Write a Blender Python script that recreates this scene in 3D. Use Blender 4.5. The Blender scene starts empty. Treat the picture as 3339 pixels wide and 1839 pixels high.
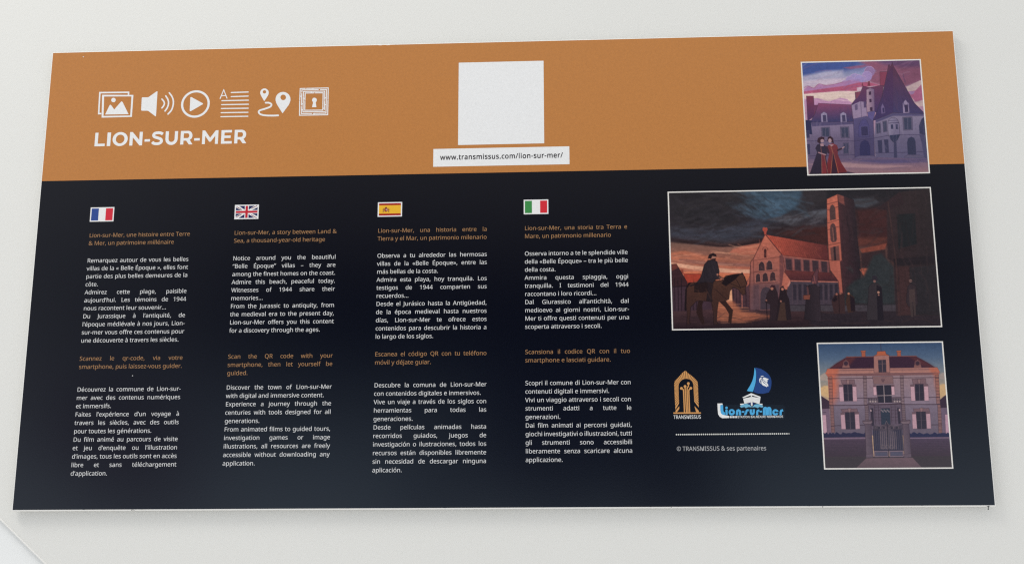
import bpy, math, random
import numpy as np
from mathutils import Vector, Matrix
from mathutils.geometry import tessellate_polygon

random.seed(7)
rng = np.random.default_rng(7)
R = math.radians
scene = bpy.context.scene
COL = scene.collection

# ------------------------------------------------------------------ camera
BOARD_W, BOARD_H, BOARD_T = 600.0, 304.955, 4.0          # millimetres
BASE_Z = 1.30                                            # underside of the panel above the ground, metres
cam_data = bpy.data.cameras.new('camera')
cam = bpy.data.objects.new('camera', cam_data)
COL.objects.link(cam)
scene.camera = cam


def rodrigues(r):
    r = np.array(r); t = np.linalg.norm(r); k = r / t
    K = np.array([[0, -k[2], k[1]], [k[2], 0, -k[0]], [-k[1], k[0], 0]])
    return np.eye(3) + math.sin(t) * K + (1 - math.cos(t)) * K @ K


ROT = rodrigues((-0.23320754, 0.0539968, -0.00806293))
TRA = np.array((-0.01909002, -0.01832558, 1.33641102))
# panel-centred axes (right, down, into the wall) to world
to_world = lambda v: Vector((v[0], v[2], -v[1]))
c_pos = -ROT.T @ TRA * (BOARD_W / 1000)
right, down, fwd = (to_world(ROT[i]) for i in range(3))
GAP = 0.002                                              # hidden battens hold the board this far off the wall
FACE_C = Vector((0, -BOARD_T / 1000 - GAP, BASE_Z + BOARD_H / 2000))
m = Matrix.Identity(4)
for i, ax in enumerate((right, -down, -fwd)):
    for j in range(3):
        m[j][i] = ax[j]
m.translation = FACE_C + to_world(c_pos)
cam.matrix_world = m
cam_data.sensor_width = 36.0
cam_data.lens = 4100 / 3339 * 36.0
cam_data.clip_start = 0.01
cam_data.clip_end = 500

# ------------------------------------------------------------------ light: soft room light, a window high on the left
world = bpy.data.worlds.new('World')
scene.world = world
world.use_nodes = True
bg = world.node_tree.nodes['Background']
wn, wl = world.node_tree.nodes, world.node_tree.links
tcw = wn.new('ShaderNodeTexCoord'); sep = wn.new('ShaderNodeSeparateXYZ'); half = wn.new('ShaderNodeMapRange'); env = wn.new('ShaderNodeValToRGB')
half.inputs['From Min'].default_value = -1; half.inputs['From Max'].default_value = 1
wl.new(tcw.outputs['Generated'], sep.inputs[0]); wl.new(sep.outputs['Z'], half.inputs['Value']); wl.new(half.outputs[0], env.inputs[0])
# surroundings by height: pale ground, bluish bright horizon, dark band added for darker reflections, bright overhead; sides lightened to brighten reflections near the panel's edges
stops = [(0.0, (.74, .71, .66)), (0.40, (.72, .71, .68)), (0.49, (.60, .67, .78)), (0.528, (.62, .80, .98)), (0.556, (.30, .38, .48)), (0.59, (.02, .022, .03)), (0.61, (.02, .021, .026)),
         (0.65, (.24, .225, .21)), (0.71, (.42, .415, .41)), (0.80, (.85, .825, .78)), (1.0, (1.0, .97, .92))]
while len(env.color_ramp.elements) < len(stops): env.color_ramp.elements.new(0.5)
for e, (pos, c) in zip(env.color_ramp.elements, stops): e.position = pos; e.color = (*c, 1)
ab = wn.new('ShaderNodeMath'); ab.operation = 'ABSOLUTE'
side = wn.new('ShaderNodeMapRange'); side.inputs['From Min'].default_value = 0.22; side.inputs['From Max'].default_value = 0.62; side.inputs['To Max'].default_value = 0.75
sc_ = wn.new('ShaderNodeMixRGB'); sc_.inputs[2].default_value = (.80, .83, .87, 1)
wl.new(sep.outputs['X'], ab.inputs[0]); wl.new(ab.outputs[0], side.inputs['Value']); wl.new(side.outputs[0], sc_.inputs[0]); wl.new(env.outputs[0], sc_.inputs[1])
last = sc_.outputs[0]
# dark spots added to the surroundings, aimed to reflect softly in the glossy print: (direction, inner and outer reach as cosines, colour, weight)
for vec, c0, c1, c, wgt in (((-0.0224, -0.994, 0.1067), 0.99966, 0.99619, (0.02, 0.02, 0.06), 0.9),
                             ((0.0686, -0.9934, 0.0916), 0.9999, 0.99803, (0.02, 0.02, 0.05), 0.85),
                             ((0.0796, -0.9948, 0.0632), 0.9999, 0.99844, (0.02, 0.02, 0.05), 0.8),
                             ((-0.1139, -0.9911, 0.0688), 0.99995, 0.99897, (0.03, 0.03, 0.07), 0.6),
                             ((-0.3655, -0.9242, 0.111), 0.99985, 0.99824, (0.16, 0.1, 0.16), 0.75),
                             ((-0.3274, -0.9413, 0.0826), 0.99985, 0.99844, (0.16, 0.1, 0.16), 0.75)):
    dt = wn.new('ShaderNodeVectorMath'); dt.operation = 'DOT_PRODUCT'; dt.inputs[1].default_value = vec
    mr = wn.new('ShaderNodeMapRange'); mr.interpolation_type = 'SMOOTHSTEP'
    mr.inputs['From Min'].default_value = c1; mr.inputs['From Max'].default_value = c0; mr.inputs['To Max'].default_value = wgt
    mx = wn.new('ShaderNodeMixRGB'); mx.inputs[2].default_value = (*c, 1)
    wl.new(tcw.outputs['Generated'], dt.inputs[0]); wl.new(dt.outputs['Value'], mr.inputs['Value']); wl.new(mr.outputs[0], mx.inputs[0]); wl.new(last, mx.inputs[1])
    last = mx.outputs[0]
wl.new(last, bg.inputs[0])
bg.inputs[1].default_value = 1.06


def area(name, loc, target, sx, sy, watts, colour):
    d = bpy.data.lights.new(name, 'AREA')
    d.shape = 'RECTANGLE'; d.size = sx; d.size_y = sy; d.energy = watts; d.color = colour
    o = bpy.data.objects.new(name, d); COL.objects.link(o)
    o.location = loc
    o.rotation_euler = (Vector(target) - Vector(loc)).to_track_quat('-Z', 'Y').to_euler()
    return o


MID = (0, 0, BASE_Z + 0.15)
area('window_light', (-0.90, -0.75, BASE_Z + 1.35), MID, 0.7, 0.5, 7.0, (1.0, 0.98, 0.93))

scene.view_settings.view_transform = 'Standard'
scene.view_settings.look = 'None'
scene.view_settings.gamma = 1
scene.view_settings.use_curve_mapping = False
scene.view_settings.exposure = 0.14
scene.cycles.use_denoising = False
scene.cycles.filter_width = 1.25


# ------------------------------------------------------------------ helpers
def lin(c):
    c = np.asarray(c, float) / 255.0
    return np.where(c <= 0.04045, c / 12.92, ((c + 0.055) / 1.055) ** 2.4)


WHITE_GAIN, VEIL = 0.97, 0.003


def ink(c):
    """printed colour: reflectance of an ink that reads as c under this light"""
    return np.clip((lin(c) - VEIL) / WHITE_GAIN, 0.0005, 0.85)


def nodes_of(name):
    mt = bpy.data.materials.new(name); mt.use_nodes = True
    return mt, mt.node_tree.nodes, mt.node_tree.links, mt.node_tree.nodes['Principled BSDF']


def add_grain(n, l, b, scale, strength, dist):
    """fine tooth of a print or of paint"""
    tc = n.new('ShaderNodeTexCoord'); no = n.new('ShaderNodeTexNoise'); bp = n.new('ShaderNodeBump')
    no.inputs['Scale'].default_value = scale; no.inputs['Detail'].default_value = 3
    bp.inputs['Strength'].default_value = strength; bp.inputs['Distance'].default_value = dist
    l.new(tc.outputs['Object'], no.inputs['Vector']); l.new(no.outputs['Fac'], bp.inputs['Height'])
    l.new(bp.outputs['Normal'], b.inputs['Normal'])
    return tc, no


_inks = {}
ROUGH = 0.14


def ink_mat(c, rough=None):
    key = tuple(c) + (rough,)
    if key in _inks: return _inks[key]
    mt, n, l, b = nodes_of('ink_%d_%d_%d' % tuple(c))
    a = ink(c)
    tc, no = add_grain(n, l, b, 1100, 0.03, 0.0002)
    n2 = n.new('ShaderNodeTexNoise'); n2.inputs['Scale'].default_value = 700; n2.inputs['Detail'].default_value = 2
    rp = n.new('ShaderNodeMixRGB'); rp.inputs[1].default_value = (*(a * 0.90), 1); rp.inputs[2].default_value = (*np.clip(a * 1.10, 0, .88), 1)
    l.new(tc.outputs['Object'], n2.inputs['Vector']); l.new(n2.outputs['Fac'], rp.inputs[0]); l.new(rp.outputs[0], b.inputs['Base Color'])
    b.inputs['Roughness'].default_value = ROUGH if rough is None else rough
    _inks[key] = mt
    return mt


def art_mat():
    mt, n, l, b = nodes_of('printed_illustration')
    at = n.new('ShaderNodeVertexColor'); at.layer_name = 'print'
    l.new(at.outputs['Color'], b.inputs['Base Color'])
    add_grain(n, l, b, 1100, 0.03, 0.0002)
    b.inputs['Roughness'].default_value = ROUGH
    return mt


def paint_mat(name, col, rough, grain=(600, 0.12, 0.0006), blotch=0.03):
    mt, n, l, b = nodes_of(name)
    tc, no = add_grain(n, l, b, *grain)
    n2 = n.new('ShaderNodeTexNoise'); n2.inputs['Scale'].default_value = 9; n2.inputs['Detail'].default_value = 6
    n3 = n.new('ShaderNodeTexNoise'); n3.inputs['Scale'].default_value = 1100; n3.inputs['Detail'].default_value = 2
    ad = n.new('ShaderNodeMath'); ad.operation = 'ADD'
    hv = n.new('ShaderNodeMath'); hv.operation = 'MULTIPLY'; hv.inputs[1].default_value = 0.5
    c = np.array(col)
    rp = n.new('ShaderNodeMixRGB'); rp.inputs[1].default_value = (*(c * (1 - blotch)), 1); rp.inputs[2].default_value = (*np.clip(c * (1 + blotch), 0, .9), 1)
    l.new(tc.outputs['Object'], n2.inputs['Vector']); l.new(tc.outputs['Object'], n3.inputs['Vector'])
    l.new(n2.outputs['Fac'], ad.inputs[0]); l.new(n3.outputs['Fac'], ad.inputs[1]); l.new(ad.outputs[0], hv.inputs[0])
    l.new(hv.outputs[0], rp.inputs[0]); l.new(rp.outputs[0], b.inputs['Base Color'])
    b.inputs['Roughness'].default_value = rough
    return mt


def tag(o, label=None, cat=None, kind=None, group=None):
    for k, v in (('label', label), ('category', cat), ('kind', kind), ('group', group)):
        if v: o[k] = v
    return o


def link_mesh(name, verts, faces, mats, parent=None, idx=None):
    me = bpy.data.meshes.new(name)
    me.from_pydata([tuple(map(float, v)) for v in verts], [], faces)
    for x in (mats if isinstance(mats, (list, tuple)) else [mats]): me.materials.append(x)
    if idx is not None: me.polygons.foreach_set('material_index', idx)
    me.update()
    o = bpy.data.objects.new(name, me); COL.objects.link(o)
    o.parent = parent
    return o


# the printed face: (u, v) millimetres from its top left corner; layer = thickness of ink in steps of 0.03 mm
STEP = 0.03


def face_pt(u, v, layer):
    return ((u - BOARD_W / 2) / 1000, -(GAP + (BOARD_T + STEP * layer) / 1000), (BOARD_H - v) / 1000)


class Ink:
    """collects flat printed shapes of one part; each shape = list of contours (first outer, others holes)"""
    def __init__(self, layer):
        self.layer, self.v, self.f, self.mi, self.mats = layer, [], [], [], []

    def add(self, contours, colour, up=0.0):
        mt = ink_mat(colour)
        if mt not in self.mats: self.mats.append(mt)
        i = self.mats.index(mt)
        cs = []
        for c in contours:
            q = []
            for p in c:
                if not q or (abs(p[0] - q[-1][0]) + abs(p[1] - q[-1][1])) > 1e-4: q.append(p)
            if len(q) > 2 and abs(q[0][0] - q[-1][0]) + abs(q[0][1] - q[-1][1]) < 1e-4: q.pop()
            if len(q) > 2: cs.append(q)
        if not cs: return
        tris = tessellate_polygon([[Vector((p[0], p[1], 0)) for p in c] for c in cs])
        flat = [p for c in cs for p in c]
        b = len(self.v)
        self.v += [face_pt(p[0], p[1], self.layer + up) for p in flat]
        for t in tris:
            a, bb, c = (flat[k] for k in t)
            ar = (bb[0] - a[0]) * (c[1] - a[1]) - (bb[1] - a[1]) * (c[0] - a[0])
            if abs(ar) < 1e-9: continue
            t = tuple(t) if ar < 0 else (t[0], t[2], t[1])
            self.f.append(tuple(b + k for k in t)); self.mi.append(i)

    def rect(self, u0, v0, u1, v1, colour, up=0.0):
        self.add([[(u0, v0), (u1, v0), (u1, v1), (u0, v1)]], colour, up)

    def build(self, name, parent, label=None):
        o = link_mesh(name, self.v, self.f, self.mats, parent, self.mi)
        if label: o['label'] = label
        return o


def homog(src, dst):
    A = []
    for (x, y), (u, v) in zip(src, dst):
        A.append([x, y, 1, 0, 0, 0, -u * x, -u * y, -u]); A.append([0, 0, 0, x, y, 1, -v * x, -v * y, -v])
    return np.linalg.svd(np.array(A, float))[2][-1].reshape(3, 3)


# survey of the panel face: measured photo points to millimetres on the flat face
SURVEY = np.array([[0.2157439000300999, 0.019106631453103765, -40.610831787477245],
                   [0.005524954411715749, 0.22701062688365317, -40.522664386309],
                   [1.4860532949128177e-05, 6.26031530375766e-05, 1.0]])


def drafter(x0, y0, s):
    """drafting sheet: sheet coordinates to panel millimetres"""
    def d(*p):
        out = []
        for a, b in p:
            q = SURVEY @ np.array((x0 + a / s, y0 + b / s, 1.0)); out.append((q[0] / q[2], q[1] / q[2]))
        return out
    return d


def stroke(pts, w, caps=0):
    """outline of a line of width w along pts; caps = points of a round end"""
    P = [np.array(p, float) for p in pts]
    n = len(P); L, Rr = [], []
    for i in range(n):
        a = P[i] - P[i - 1] if i else P[1] - P[0]
        b = P[i + 1] - P[i] if i < n - 1 else P[-1] - P[-2]
        a = a / np.linalg.norm(a); b = b / np.linalg.norm(b)
        t = a + b; t = t / max(np.linalg.norm(t), 1e-6)
        nn = np.array((-t[1], t[0])); k = min(1.0 / max(abs(nn @ np.array((-a[1], a[0]))), 0.4), 2.2)
        L.append(P[i] + nn * w / 2 * k); Rr.append(P[i] - nn * w / 2 * k)

    def cap(c, d):
        a0 = math.atan2(d[1], d[0])
        return [c + w / 2 * np.array((math.cos(a0 - math.pi / 2 + math.pi * (j + 1) / (caps + 1)), math.sin(a0 - math.pi / 2 + math.pi * (j + 1) / (caps + 1)))) for j in range(caps)]
    end = cap(P[-1], P[-1] - P[-2])[::-1] if caps else []
    sta = cap(P[0], P[0] - P[1])[::-1] if caps else []
    return [tuple(p) for p in L + end + Rr[::-1] + sta]


def circle(c, r, n=28, ry=None):
    ry = r if ry is None else ry
    return [(c[0] + r * math.cos(2 * math.pi * i / n), c[1] + ry * math.sin(2 * math.pi * i / n)) for i in range(n)]


def arc(c, r, a0, a1, n=12, ry=None):
    ry = r if ry is None else ry
    return [(c[0] + r * math.cos(R(a0 + (a1 - a0) * i / n)), c[1] + ry * math.sin(R(a0 + (a1 - a0) * i / n))) for i in range(n + 1)]


def smooth(pts, k=3, closed=True):
    """Catmull-Rom through pts"""
    P = [np.array(p, float) for p in pts]; n = len(P); out = []
    for i in range(n if closed else n - 1):
        g = lambda j: P[j % n] if closed else P[min(max(j, 0), n - 1)]
        a, b, c, d = g(i - 1), g(i), g(i + 1), g(i + 2)
        for j in range(k):
            t = j / k
            out.append(tuple(0.5 * (2 * b + (c - a) * t + (2 * a - 5 * b + 4 * c - d) * t * t + (3 * b - a - 3 * c + d) * t ** 3)))
    if not closed: out.append(tuple(P[-1]))
    return out


# ------------------------------------------------------------------ lettering (outlines of a humanist sans, 573 = cap height)
GLYPHS = {
'&':(587,"244,581 284,578 318,567 345,549 366,524 378,494 383,458 379,426 368,397 350,372 326,349 299,328 268,308 423,159 442,186 457,216 469,250 479,286 550,286 541,253 530,221 518,191 504,163 487,137 468,114 585,0 490,0 420,67 394,46 366,28 336,13 303,2 278,-4 252,-7 223,-8 188,-6 156,0 127,10 102,24 81,42 65,63 52,89 45,117 43,149 46,187 57,220 75,248 100,273 131,296 166,318 149,337 133,358 118,379 107,403 99,429 96,456 101,493 114,524 135,548 165,567 188,575 215,580|209,273 182,257 159,239 141,221 128,201 119,178 116,152 124,112 146,81 168,66 194,57 225,55 258,56 287,62 314,71 347,90 375,111|241,524 211,519 186,506 171,485 165,457 169,429 180,404 199,378 225,350 253,368 276,385 292,401 308,428 313,458 308,484 294,505 271,519"),
"'":(180,"128,573 112,366 68,366 52,573"),
',':(215,"154,84 146,55 136,23 124,-10 111,-42 98,-74 85,-103 33,-103 41,-72 49,-38 56,-3 63,31 68,63 73,93 148,93"),
'-':(258,"32,184 32,246 226,246 226,184"),
'.':(215,"58,43 61,69 72,85 88,94 107,97 126,94 142,85 153,69 157,43 153,18 142,2 126,-8 107,-11 88,-8 72,2 61,18"),
'/':(298,"290,573 77,0 8,0 221,573"),
'0':(459,"419,287 418,242 415,201 409,163 401,128 390,97 376,70 359,47 339,27 316,12 290,1 261,-6 229,-8 188,-4 153,8 122,27 97,54 76,88 60,129 48,176 42,229 39,287 41,346 48,399 58,446 73,486 93,520 119,547 149,566 186,578 229,581 269,578 304,566 335,547 361,520 382,486 399,446 410,399 417,346|110,287 111,238 115,194 121,156 131,125 143,98 159,78 190,59 229,52 268,59 298,78 314,98 326,124 336,156 343,194 347,238 348,287 347,336 343,380 336,417 326,449 314,475 298,495 268,515 229,521 190,515 159,495 143,475 131,449 121,417 115,380 111,336"),
'1':(459,"285,0 216,0 216,400 216,422 216,439 217,455 217,470 218,484 219,499 207,487 196,477 169,455 108,405 71,452 226,573 285,573"),
'2':(459,"417,0 38,0 38,59 188,210 216,238 240,264 261,287 287,320 306,353 318,387 322,424 315,466 294,496 261,514 221,520 181,517 147,506 115,489 83,466 45,513 68,531 94,548 122,561 153,572 186,578 221,581 255,579 285,572 313,562 347,540 372,510 384,485 391,458 394,428 392,399 386,371 375,344 361,318 344,292 324,267 301,241 275,214 247,185 128,67 128,64 417,64"),
'3':(459,"395,439 392,403 381,372 363,347 340,326 310,311 277,302 277,298 319,290 353,276 379,255 398,229 409,198 413,163 410,131 403,101 390,74 371,50 348,30 318,14 283,2 241,-6 193,-8 164,-7 136,-5 110,-1 72,8 36,23 36,89 61,78 87,69 114,61 141,56 168,52 194,51 241,55 278,65 305,81 324,104 335,132 339,164 335,197 320,223 297,242 265,255 240,261 211,264 179,265 123,265 123,326 180,326 209,327 236,332 259,339 286,356 307,377 319,404 323,434 316,471 295,498 262,516 219,521 190,520 164,515 140,508 117,498 96,487 75,473 39,521 61,537 87,550 115,563 147,573 181,579 218,581 273,576 317,563 352,540 376,511 390,477"),
'4':(459,"443,130 359,130 359,0 291,0 291,130 17,130 17,190 286,576 359,576 359,193 443,193|291,374 291,394 291,412 292,429 293,444 293,459 294,474 294,487 295,500 292,500 285,485 276,468 266,451 257,438 86,193 291,193"),
'5':(459,"221,351 258,349 292,342 322,331 349,316 371,297 389,274 402,247 410,217 413,183 410,145 402,111 387,81 368,54 343,32 314,15 280,2 242,-5 199,-8 170,-7 142,-4 116,0 80,10 51,23 51,90 82,74 121,62 161,55 200,52 239,55 274,65 302,82 323,106 336,137 341,176 337,210 325,239 306,262 279,279 243,289 197,292 173,291 146,288 120,284 99,280 64,302 86,573 373,573 373,508 146,508 132,342 148,345 169,348 194,350"),
'6':(459,"44,245 45,278 47,310 51,342 57,374 64,404 75,433 87,461 103,486 121,510 143,530 168,548 196,562 228,572 265,578 306,581 324,580 344,579 362,577 377,573 377,513 362,517 344,520 326,522 308,523 273,521 242,515 216,504 183,483 158,454 139,419 127,380 121,352 117,322 115,291 119,291 133,309 150,326 170,339 194,350 223,356 255,358 287,356 316,349 342,338 365,322 384,303 400,279 412,251 419,220 421,184 419,147 411,112 399,82 382,55 361,33 336,15 307,2 275,-5 239,-8 199,-4 163,7 130,26 101,54 84,76 70,103 59,133 51,166 46,204|238,51 270,55 297,66 320,84 337,109 348,143 351,184 348,218 339,247 324,271 302,289 274,300 241,303 205,299 175,287 150,270 131,248 119,223 115,198 117,172 123,146 133,121 146,99 164,79 185,64 210,55"),
'7':(459,"109,0 344,508 35,508 35,573 419,573 419,518 187,0"),
'8':(459,"229,581 261,579 291,574 318,565 352,546 378,519 395,485 400,443 396,411 385,383 368,359 346,338 320,319 291,303 325,285 355,265 381,242 401,216 414,185 419,148 416,118 408,90 395,65 378,44 356,26 330,11 300,1 267,-6 231,-8 192,-6 157,0 126,10 100,24 78,42 61,63 49,87 42,115 39,146 43,183 56,214 75,241 99,264 128,283 158,299 131,316 107,336 87,358 71,383 61,411 58,444 63,485 80,518 107,545 141,565 168,573 197,579|108,145 116,107 138,76 161,60 192,51 229,48 265,51 295,60 319,76 342,108 350,148 346,174 335,197 317,217 293,235 264,251 229,265 217,270 184,254 157,237 136,219 121,197 111,173|228,524 188,518 155,502 134,476 127,441 130,414 141,391 157,373 179,357 204,344 232,330 258,343 282,357 302,373 317,392 327,414 330,441 323,476 302,502 270,518"),
'9':(459,"417,328 416,295 414,263 410,231 405,199 397,168 387,139 374,112 358,86 340,63 318,42 293,25 265,11 232,0 195,-6 154,-8 137,-8 117,-6 97,-4 82,0 82,60 97,56 115,53 134,50 152,50 188,52 218,58 245,68 278,90 303,118 316,141 327,165 334,192 340,221 344,250 346,281 341,281 327,263 310,247 290,233 266,223 237,216 204,214 173,216 144,223 118,235 95,250 76,270 61,294 49,321 42,352 40,387 43,426 50,460 63,491 80,517 101,540 127,557 156,570 188,578 223,581 262,577 299,565 332,545 361,518 377,495 391,469 402,439 410,406 415,369|223,521 192,518 165,507 142,488 124,463 113,429 110,388 113,354 122,325 137,301 158,284 186,273 220,269 256,273 286,285 311,303 330,325 342,349 346,374 344,400 338,426 328,451 315,474 298,493 277,508 252,518"),
'A':(512,"437,0 368,177 141,177 73,0 0,0 224,575 289,575 512,0|282,415 279,424 274,438 269,455 263,473 259,489 255,500 251,484 247,468 242,452 238,438 234,425 230,415 165,241 346,241"),
'B':(521,"241,573 307,569 361,558 404,541 434,515 453,478 459,431 456,399 446,371 431,347 409,328 382,313 350,304 350,300 384,292 415,279 441,261 461,236 474,203 478,163 475,130 467,100 454,74 436,52 413,33 385,19 354,8 318,2 279,0 78,0 78,573|256,329 300,331 334,339 357,352 377,382 384,423 376,463 351,490 324,502 289,509 245,511 150,511 150,329|150,269 150,61 265,61 311,64 346,74 371,91 388,112 398,138 401,168 398,197 388,221 370,241 344,256 321,263 293,267 260,269"),
'C':(507,"323,517 294,516 266,510 241,502 206,482 178,456 162,434 149,410 139,383 131,353 127,321 125,286 128,241 135,200 147,164 164,132 186,105 213,83 244,68 281,58 322,55 359,57 394,62 427,69 460,78 460,15 427,5 393,-2 369,-6 342,-7 312,-8 257,-4 208,8 166,28 130,56 101,90 78,131 62,178 52,230 49,287 51,329 57,369 67,406 81,440 99,471 120,499 145,523 174,543 206,559 242,571 281,578 324,581 353,580 381,577 409,572 448,561 482,547 453,486 425,497 394,508 360,515"),
'D':(585,"536,292 533,231 521,177 501,131 474,91 439,58 399,33 351,15 297,4 237,0 78,0 78,573 254,573 309,569 359,558 404,540 443,516 476,484 502,446 521,401 533,350|460,289 457,337 449,379 435,415 416,444 391,469 361,487 327,500 287,508 244,511 150,511 150,62 228,62 299,68 357,87 402,119 434,164 454,220"),
'E':(446,"398,0 78,0 78,573 398,573 398,509 150,509 150,330 383,330 383,268 150,268 150,63 398,63"),
'F':(416,"150,0 78,0 78,573 398,573 398,509 150,509 150,306 383,306 383,243 150,243"),
'G':(584,"326,302 524,302 524,22 493,12 462,5 431,-1 398,-5 362,-7 323,-8 267,-4 217,8 173,28 136,55 105,89 81,130 63,176 52,229 49,286 53,343 65,395 84,442 111,482 145,517 186,544 233,564 286,577 346,581 377,580 407,577 437,572 465,565 491,557 516,547 489,484 457,497 421,508 382,515 342,517 298,514 259,505 225,489 195,468 170,441 150,409 136,373 127,332 124,286 127,243 134,202 146,166 164,133 187,106 216,84 251,68 292,58 340,55 375,56 404,59 429,63 452,68 452,238 326,238"),
'H':(594,"516,0 443,0 443,267 150,267 150,0 78,0 78,573 150,573 150,330 443,330 443,573 516,573"),
'I':(272,"239,0 32,0 32,42 99,57 99,515 32,531 32,573 239,573 239,531 172,515 172,57 239,42"),
'J':(219,"-3,-152 -21,-152 -37,-150 -51,-146 -63,-142 -63,-81 -49,-84 -35,-87 -20,-88 -5,-89 15,-87 33,-81 50,-70 63,-53 71,-29 74,3 74,573 146,573 146,9 144,-26 138,-56 128,-82 105,-113 75,-135 52,-145 25,-150"),
'K':(496,"496,0 411,0 209,273 150,222 150,0 78,0 78,573 150,573 150,290 174,318 199,345 249,399 403,573 488,573 261,323"),
'L':(420,"78,0 78,573 150,573 150,64 400,64 400,0"),
'M':(727,"330,0 142,502 139,502 140,484 142,461 143,435 144,407 144,377 144,347 144,0 78,0 78,573 184,573 361,103 364,103 544,573 650,573 650,0 578,0 578,352 578,380 579,408 580,435 581,460 583,482 584,501 581,501 390,0"),
'N':(609,"532,0 447,0 141,476 138,476 139,455 141,432 142,406 143,378 144,349 144,320 144,0 78,0 78,573 161,573 467,99 470,99 469,115 468,137 467,164 466,193 465,223 464,249 464,573 532,573"),
'O':(626,"577,287 576,244 570,204 561,166 547,132 531,101 510,73 486,49 459,29 428,13 393,1 355,-6 314,-8 271,-6 232,1 196,13 165,29 138,49 114,73 94,101 78,132 65,167 56,204 51,245 49,288 52,344 62,396 78,442 100,482 130,517 166,545 208,565 258,577 314,581 369,577 417,565 459,545 495,517 524,483 547,442 564,396 574,344|125,287 127,241 134,200 145,163 161,131 182,104 207,83 238,67 273,58 314,55 354,58 390,67 420,83 445,104 465,131 481,163 492,200 499,241 501,287 496,354 481,411 456,457 421,491 373,511 314,518 274,515 238,506 207,490 182,469 161,443 145,411 134,374 127,333"),
'P':(485,"229,573 297,568 352,553 393,528 421,495 439,454 444,404 441,370 433,336 417,306 395,278 375,262 351,249 324,238 292,230 256,225 216,223 150,223 150,0 78,0 78,573|223,511 150,511 150,285 208,285 242,286 272,290 298,296 330,311 352,334 365,363 370,401 366,435 354,462 334,484 306,499 269,508"),
'Q':(626,"577,287 575,242 569,200 559,160 544,124 525,92 503,64 476,40 445,21 411,6 548,-136 444,-136 334,-7 329,-7 324,-8 318,-8 314,-8 271,-6 232,1 196,13 165,29 138,49 114,73 94,101 78,132 65,167 56,204 51,245 49,288 52,344 62,396 78,442 100,482 130,517 166,545 208,565 258,577 314,581 369,577 417,565 459,545 495,517 524,483 547,442 564,396 574,344|125,287 127,241 134,200 145,163 161,131 182,104 207,83 238,67 273,58 314,55 354,58 390,67 420,83 445,104 465,131 481,163 492,200 499,241 501,287 496,354 481,411 456,457 421,491 373,511 314,518 274,515 238,506 207,490 182,469 161,443 145,411 134,374 127,333"),
'R':(499,"236,573 281,571 320,565 353,555 381,540 404,522 422,500 434,474 442,444 444,410 440,368 427,334 408,306 385,285 358,269 330,257 487,0 403,0 264,237 150,237 150,0 78,0 78,573|232,510 150,510 150,298 236,298 278,301 312,310 338,325 355,347 366,374 370,407 366,440 355,467 336,486 310,500 275,507"),
'S':(440,"403,153 400,121 392,92 378,66 359,44 335,26 307,11 274,1 238,-6 198,-8 167,-7 137,-5 109,-1 83,4 61,11 41,19 41,88 73,76 113,65 142,59 171,56 201,55 240,57 273,66 298,79 316,98 327,120 330,147 327,173 318,194 302,213 277,230 255,241 228,252 196,265 161,279 131,294 106,311 85,330 69,351 57,375 50,403 48,435 51,464 58,490 71,513 89,533 110,550 136,563 165,573 197,579 231,581 262,580 290,577 318,572 355,562 389,549 366,487 336,499 302,508 266,515 229,517 196,515 169,507 148,494 133,478 124,457 121,434 124,407 133,386 149,367 172,351 193,341 217,330 246,318 278,306 307,293 332,279 362,255 385,228 398,194"),
'T':(446,"259,0 187,0 187,509 8,509 8,573 437,573 437,509 259,509"),
'U':(586,"513,202 511,164 503,128 489,95 470,65 446,40 416,20 380,4 338,-5 290,-8 225,-2 171,18 128,50 97,93 78,144 72,204 72,573 144,573 144,201 148,158 161,122 182,93 211,72 248,59 294,55 327,57 355,63 379,73 407,96 427,126 438,161 442,202 442,573 513,573"),
'V':(481,"481,573 277,0 204,0 0,573 75,573 204,205 213,182 220,160 226,139 231,119 236,100 241,80 245,100 250,119 255,140 262,161 269,183 277,207 405,573"),
'W':(746,"735,573 583,0 510,0 399,375 394,392 389,410 384,427 380,443 376,458 373,471 371,481 370,488 369,481 367,471 364,458 361,443 357,427 352,409 348,391 342,373 234,0 161,0 10,573 85,573 174,223 179,205 183,186 187,169 190,151 194,134 196,118 199,102 201,87 204,103 206,119 210,137 213,154 218,173 222,191 227,209 232,227 333,573 407,573 512,225 518,206 523,187 527,169 532,151 535,133 538,117 541,101 544,87 547,107 550,129 555,151 560,175 566,199 572,224 660,573"),
'X':(470,"467,0 385,0 233,249 79,0 3,0 193,298 15,573 95,573 236,348 377,573 453,573 276,300"),
'Y':(454,"227,291 376,573 454,573 263,222 263,0 191,0 191,219 0,573 79,573"),
'Z':(459,"427,0 30,0 30,55 332,508 40,508 40,573 419,573 419,518 118,64 427,64"),
'a':(450,"231,437 279,433 318,422 347,403 368,375 381,338 385,293 385,0 334,0 320,61 317,61 298,40 279,22 258,9 234,-1 206,-6 172,-8 136,-5 103,6 75,23 55,48 41,80 37,119 43,159 59,192 87,219 127,238 179,251 243,257 316,259 316,285 310,330 293,359 265,375 227,380 194,378 163,370 133,359 106,347 84,400 115,414 151,426 177,432 204,436|252,208 204,203 167,195 141,182 118,155 110,119 115,87 132,66 157,53 188,49 223,52 253,62 279,79 299,103 311,134 315,172 315,210"),
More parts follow.
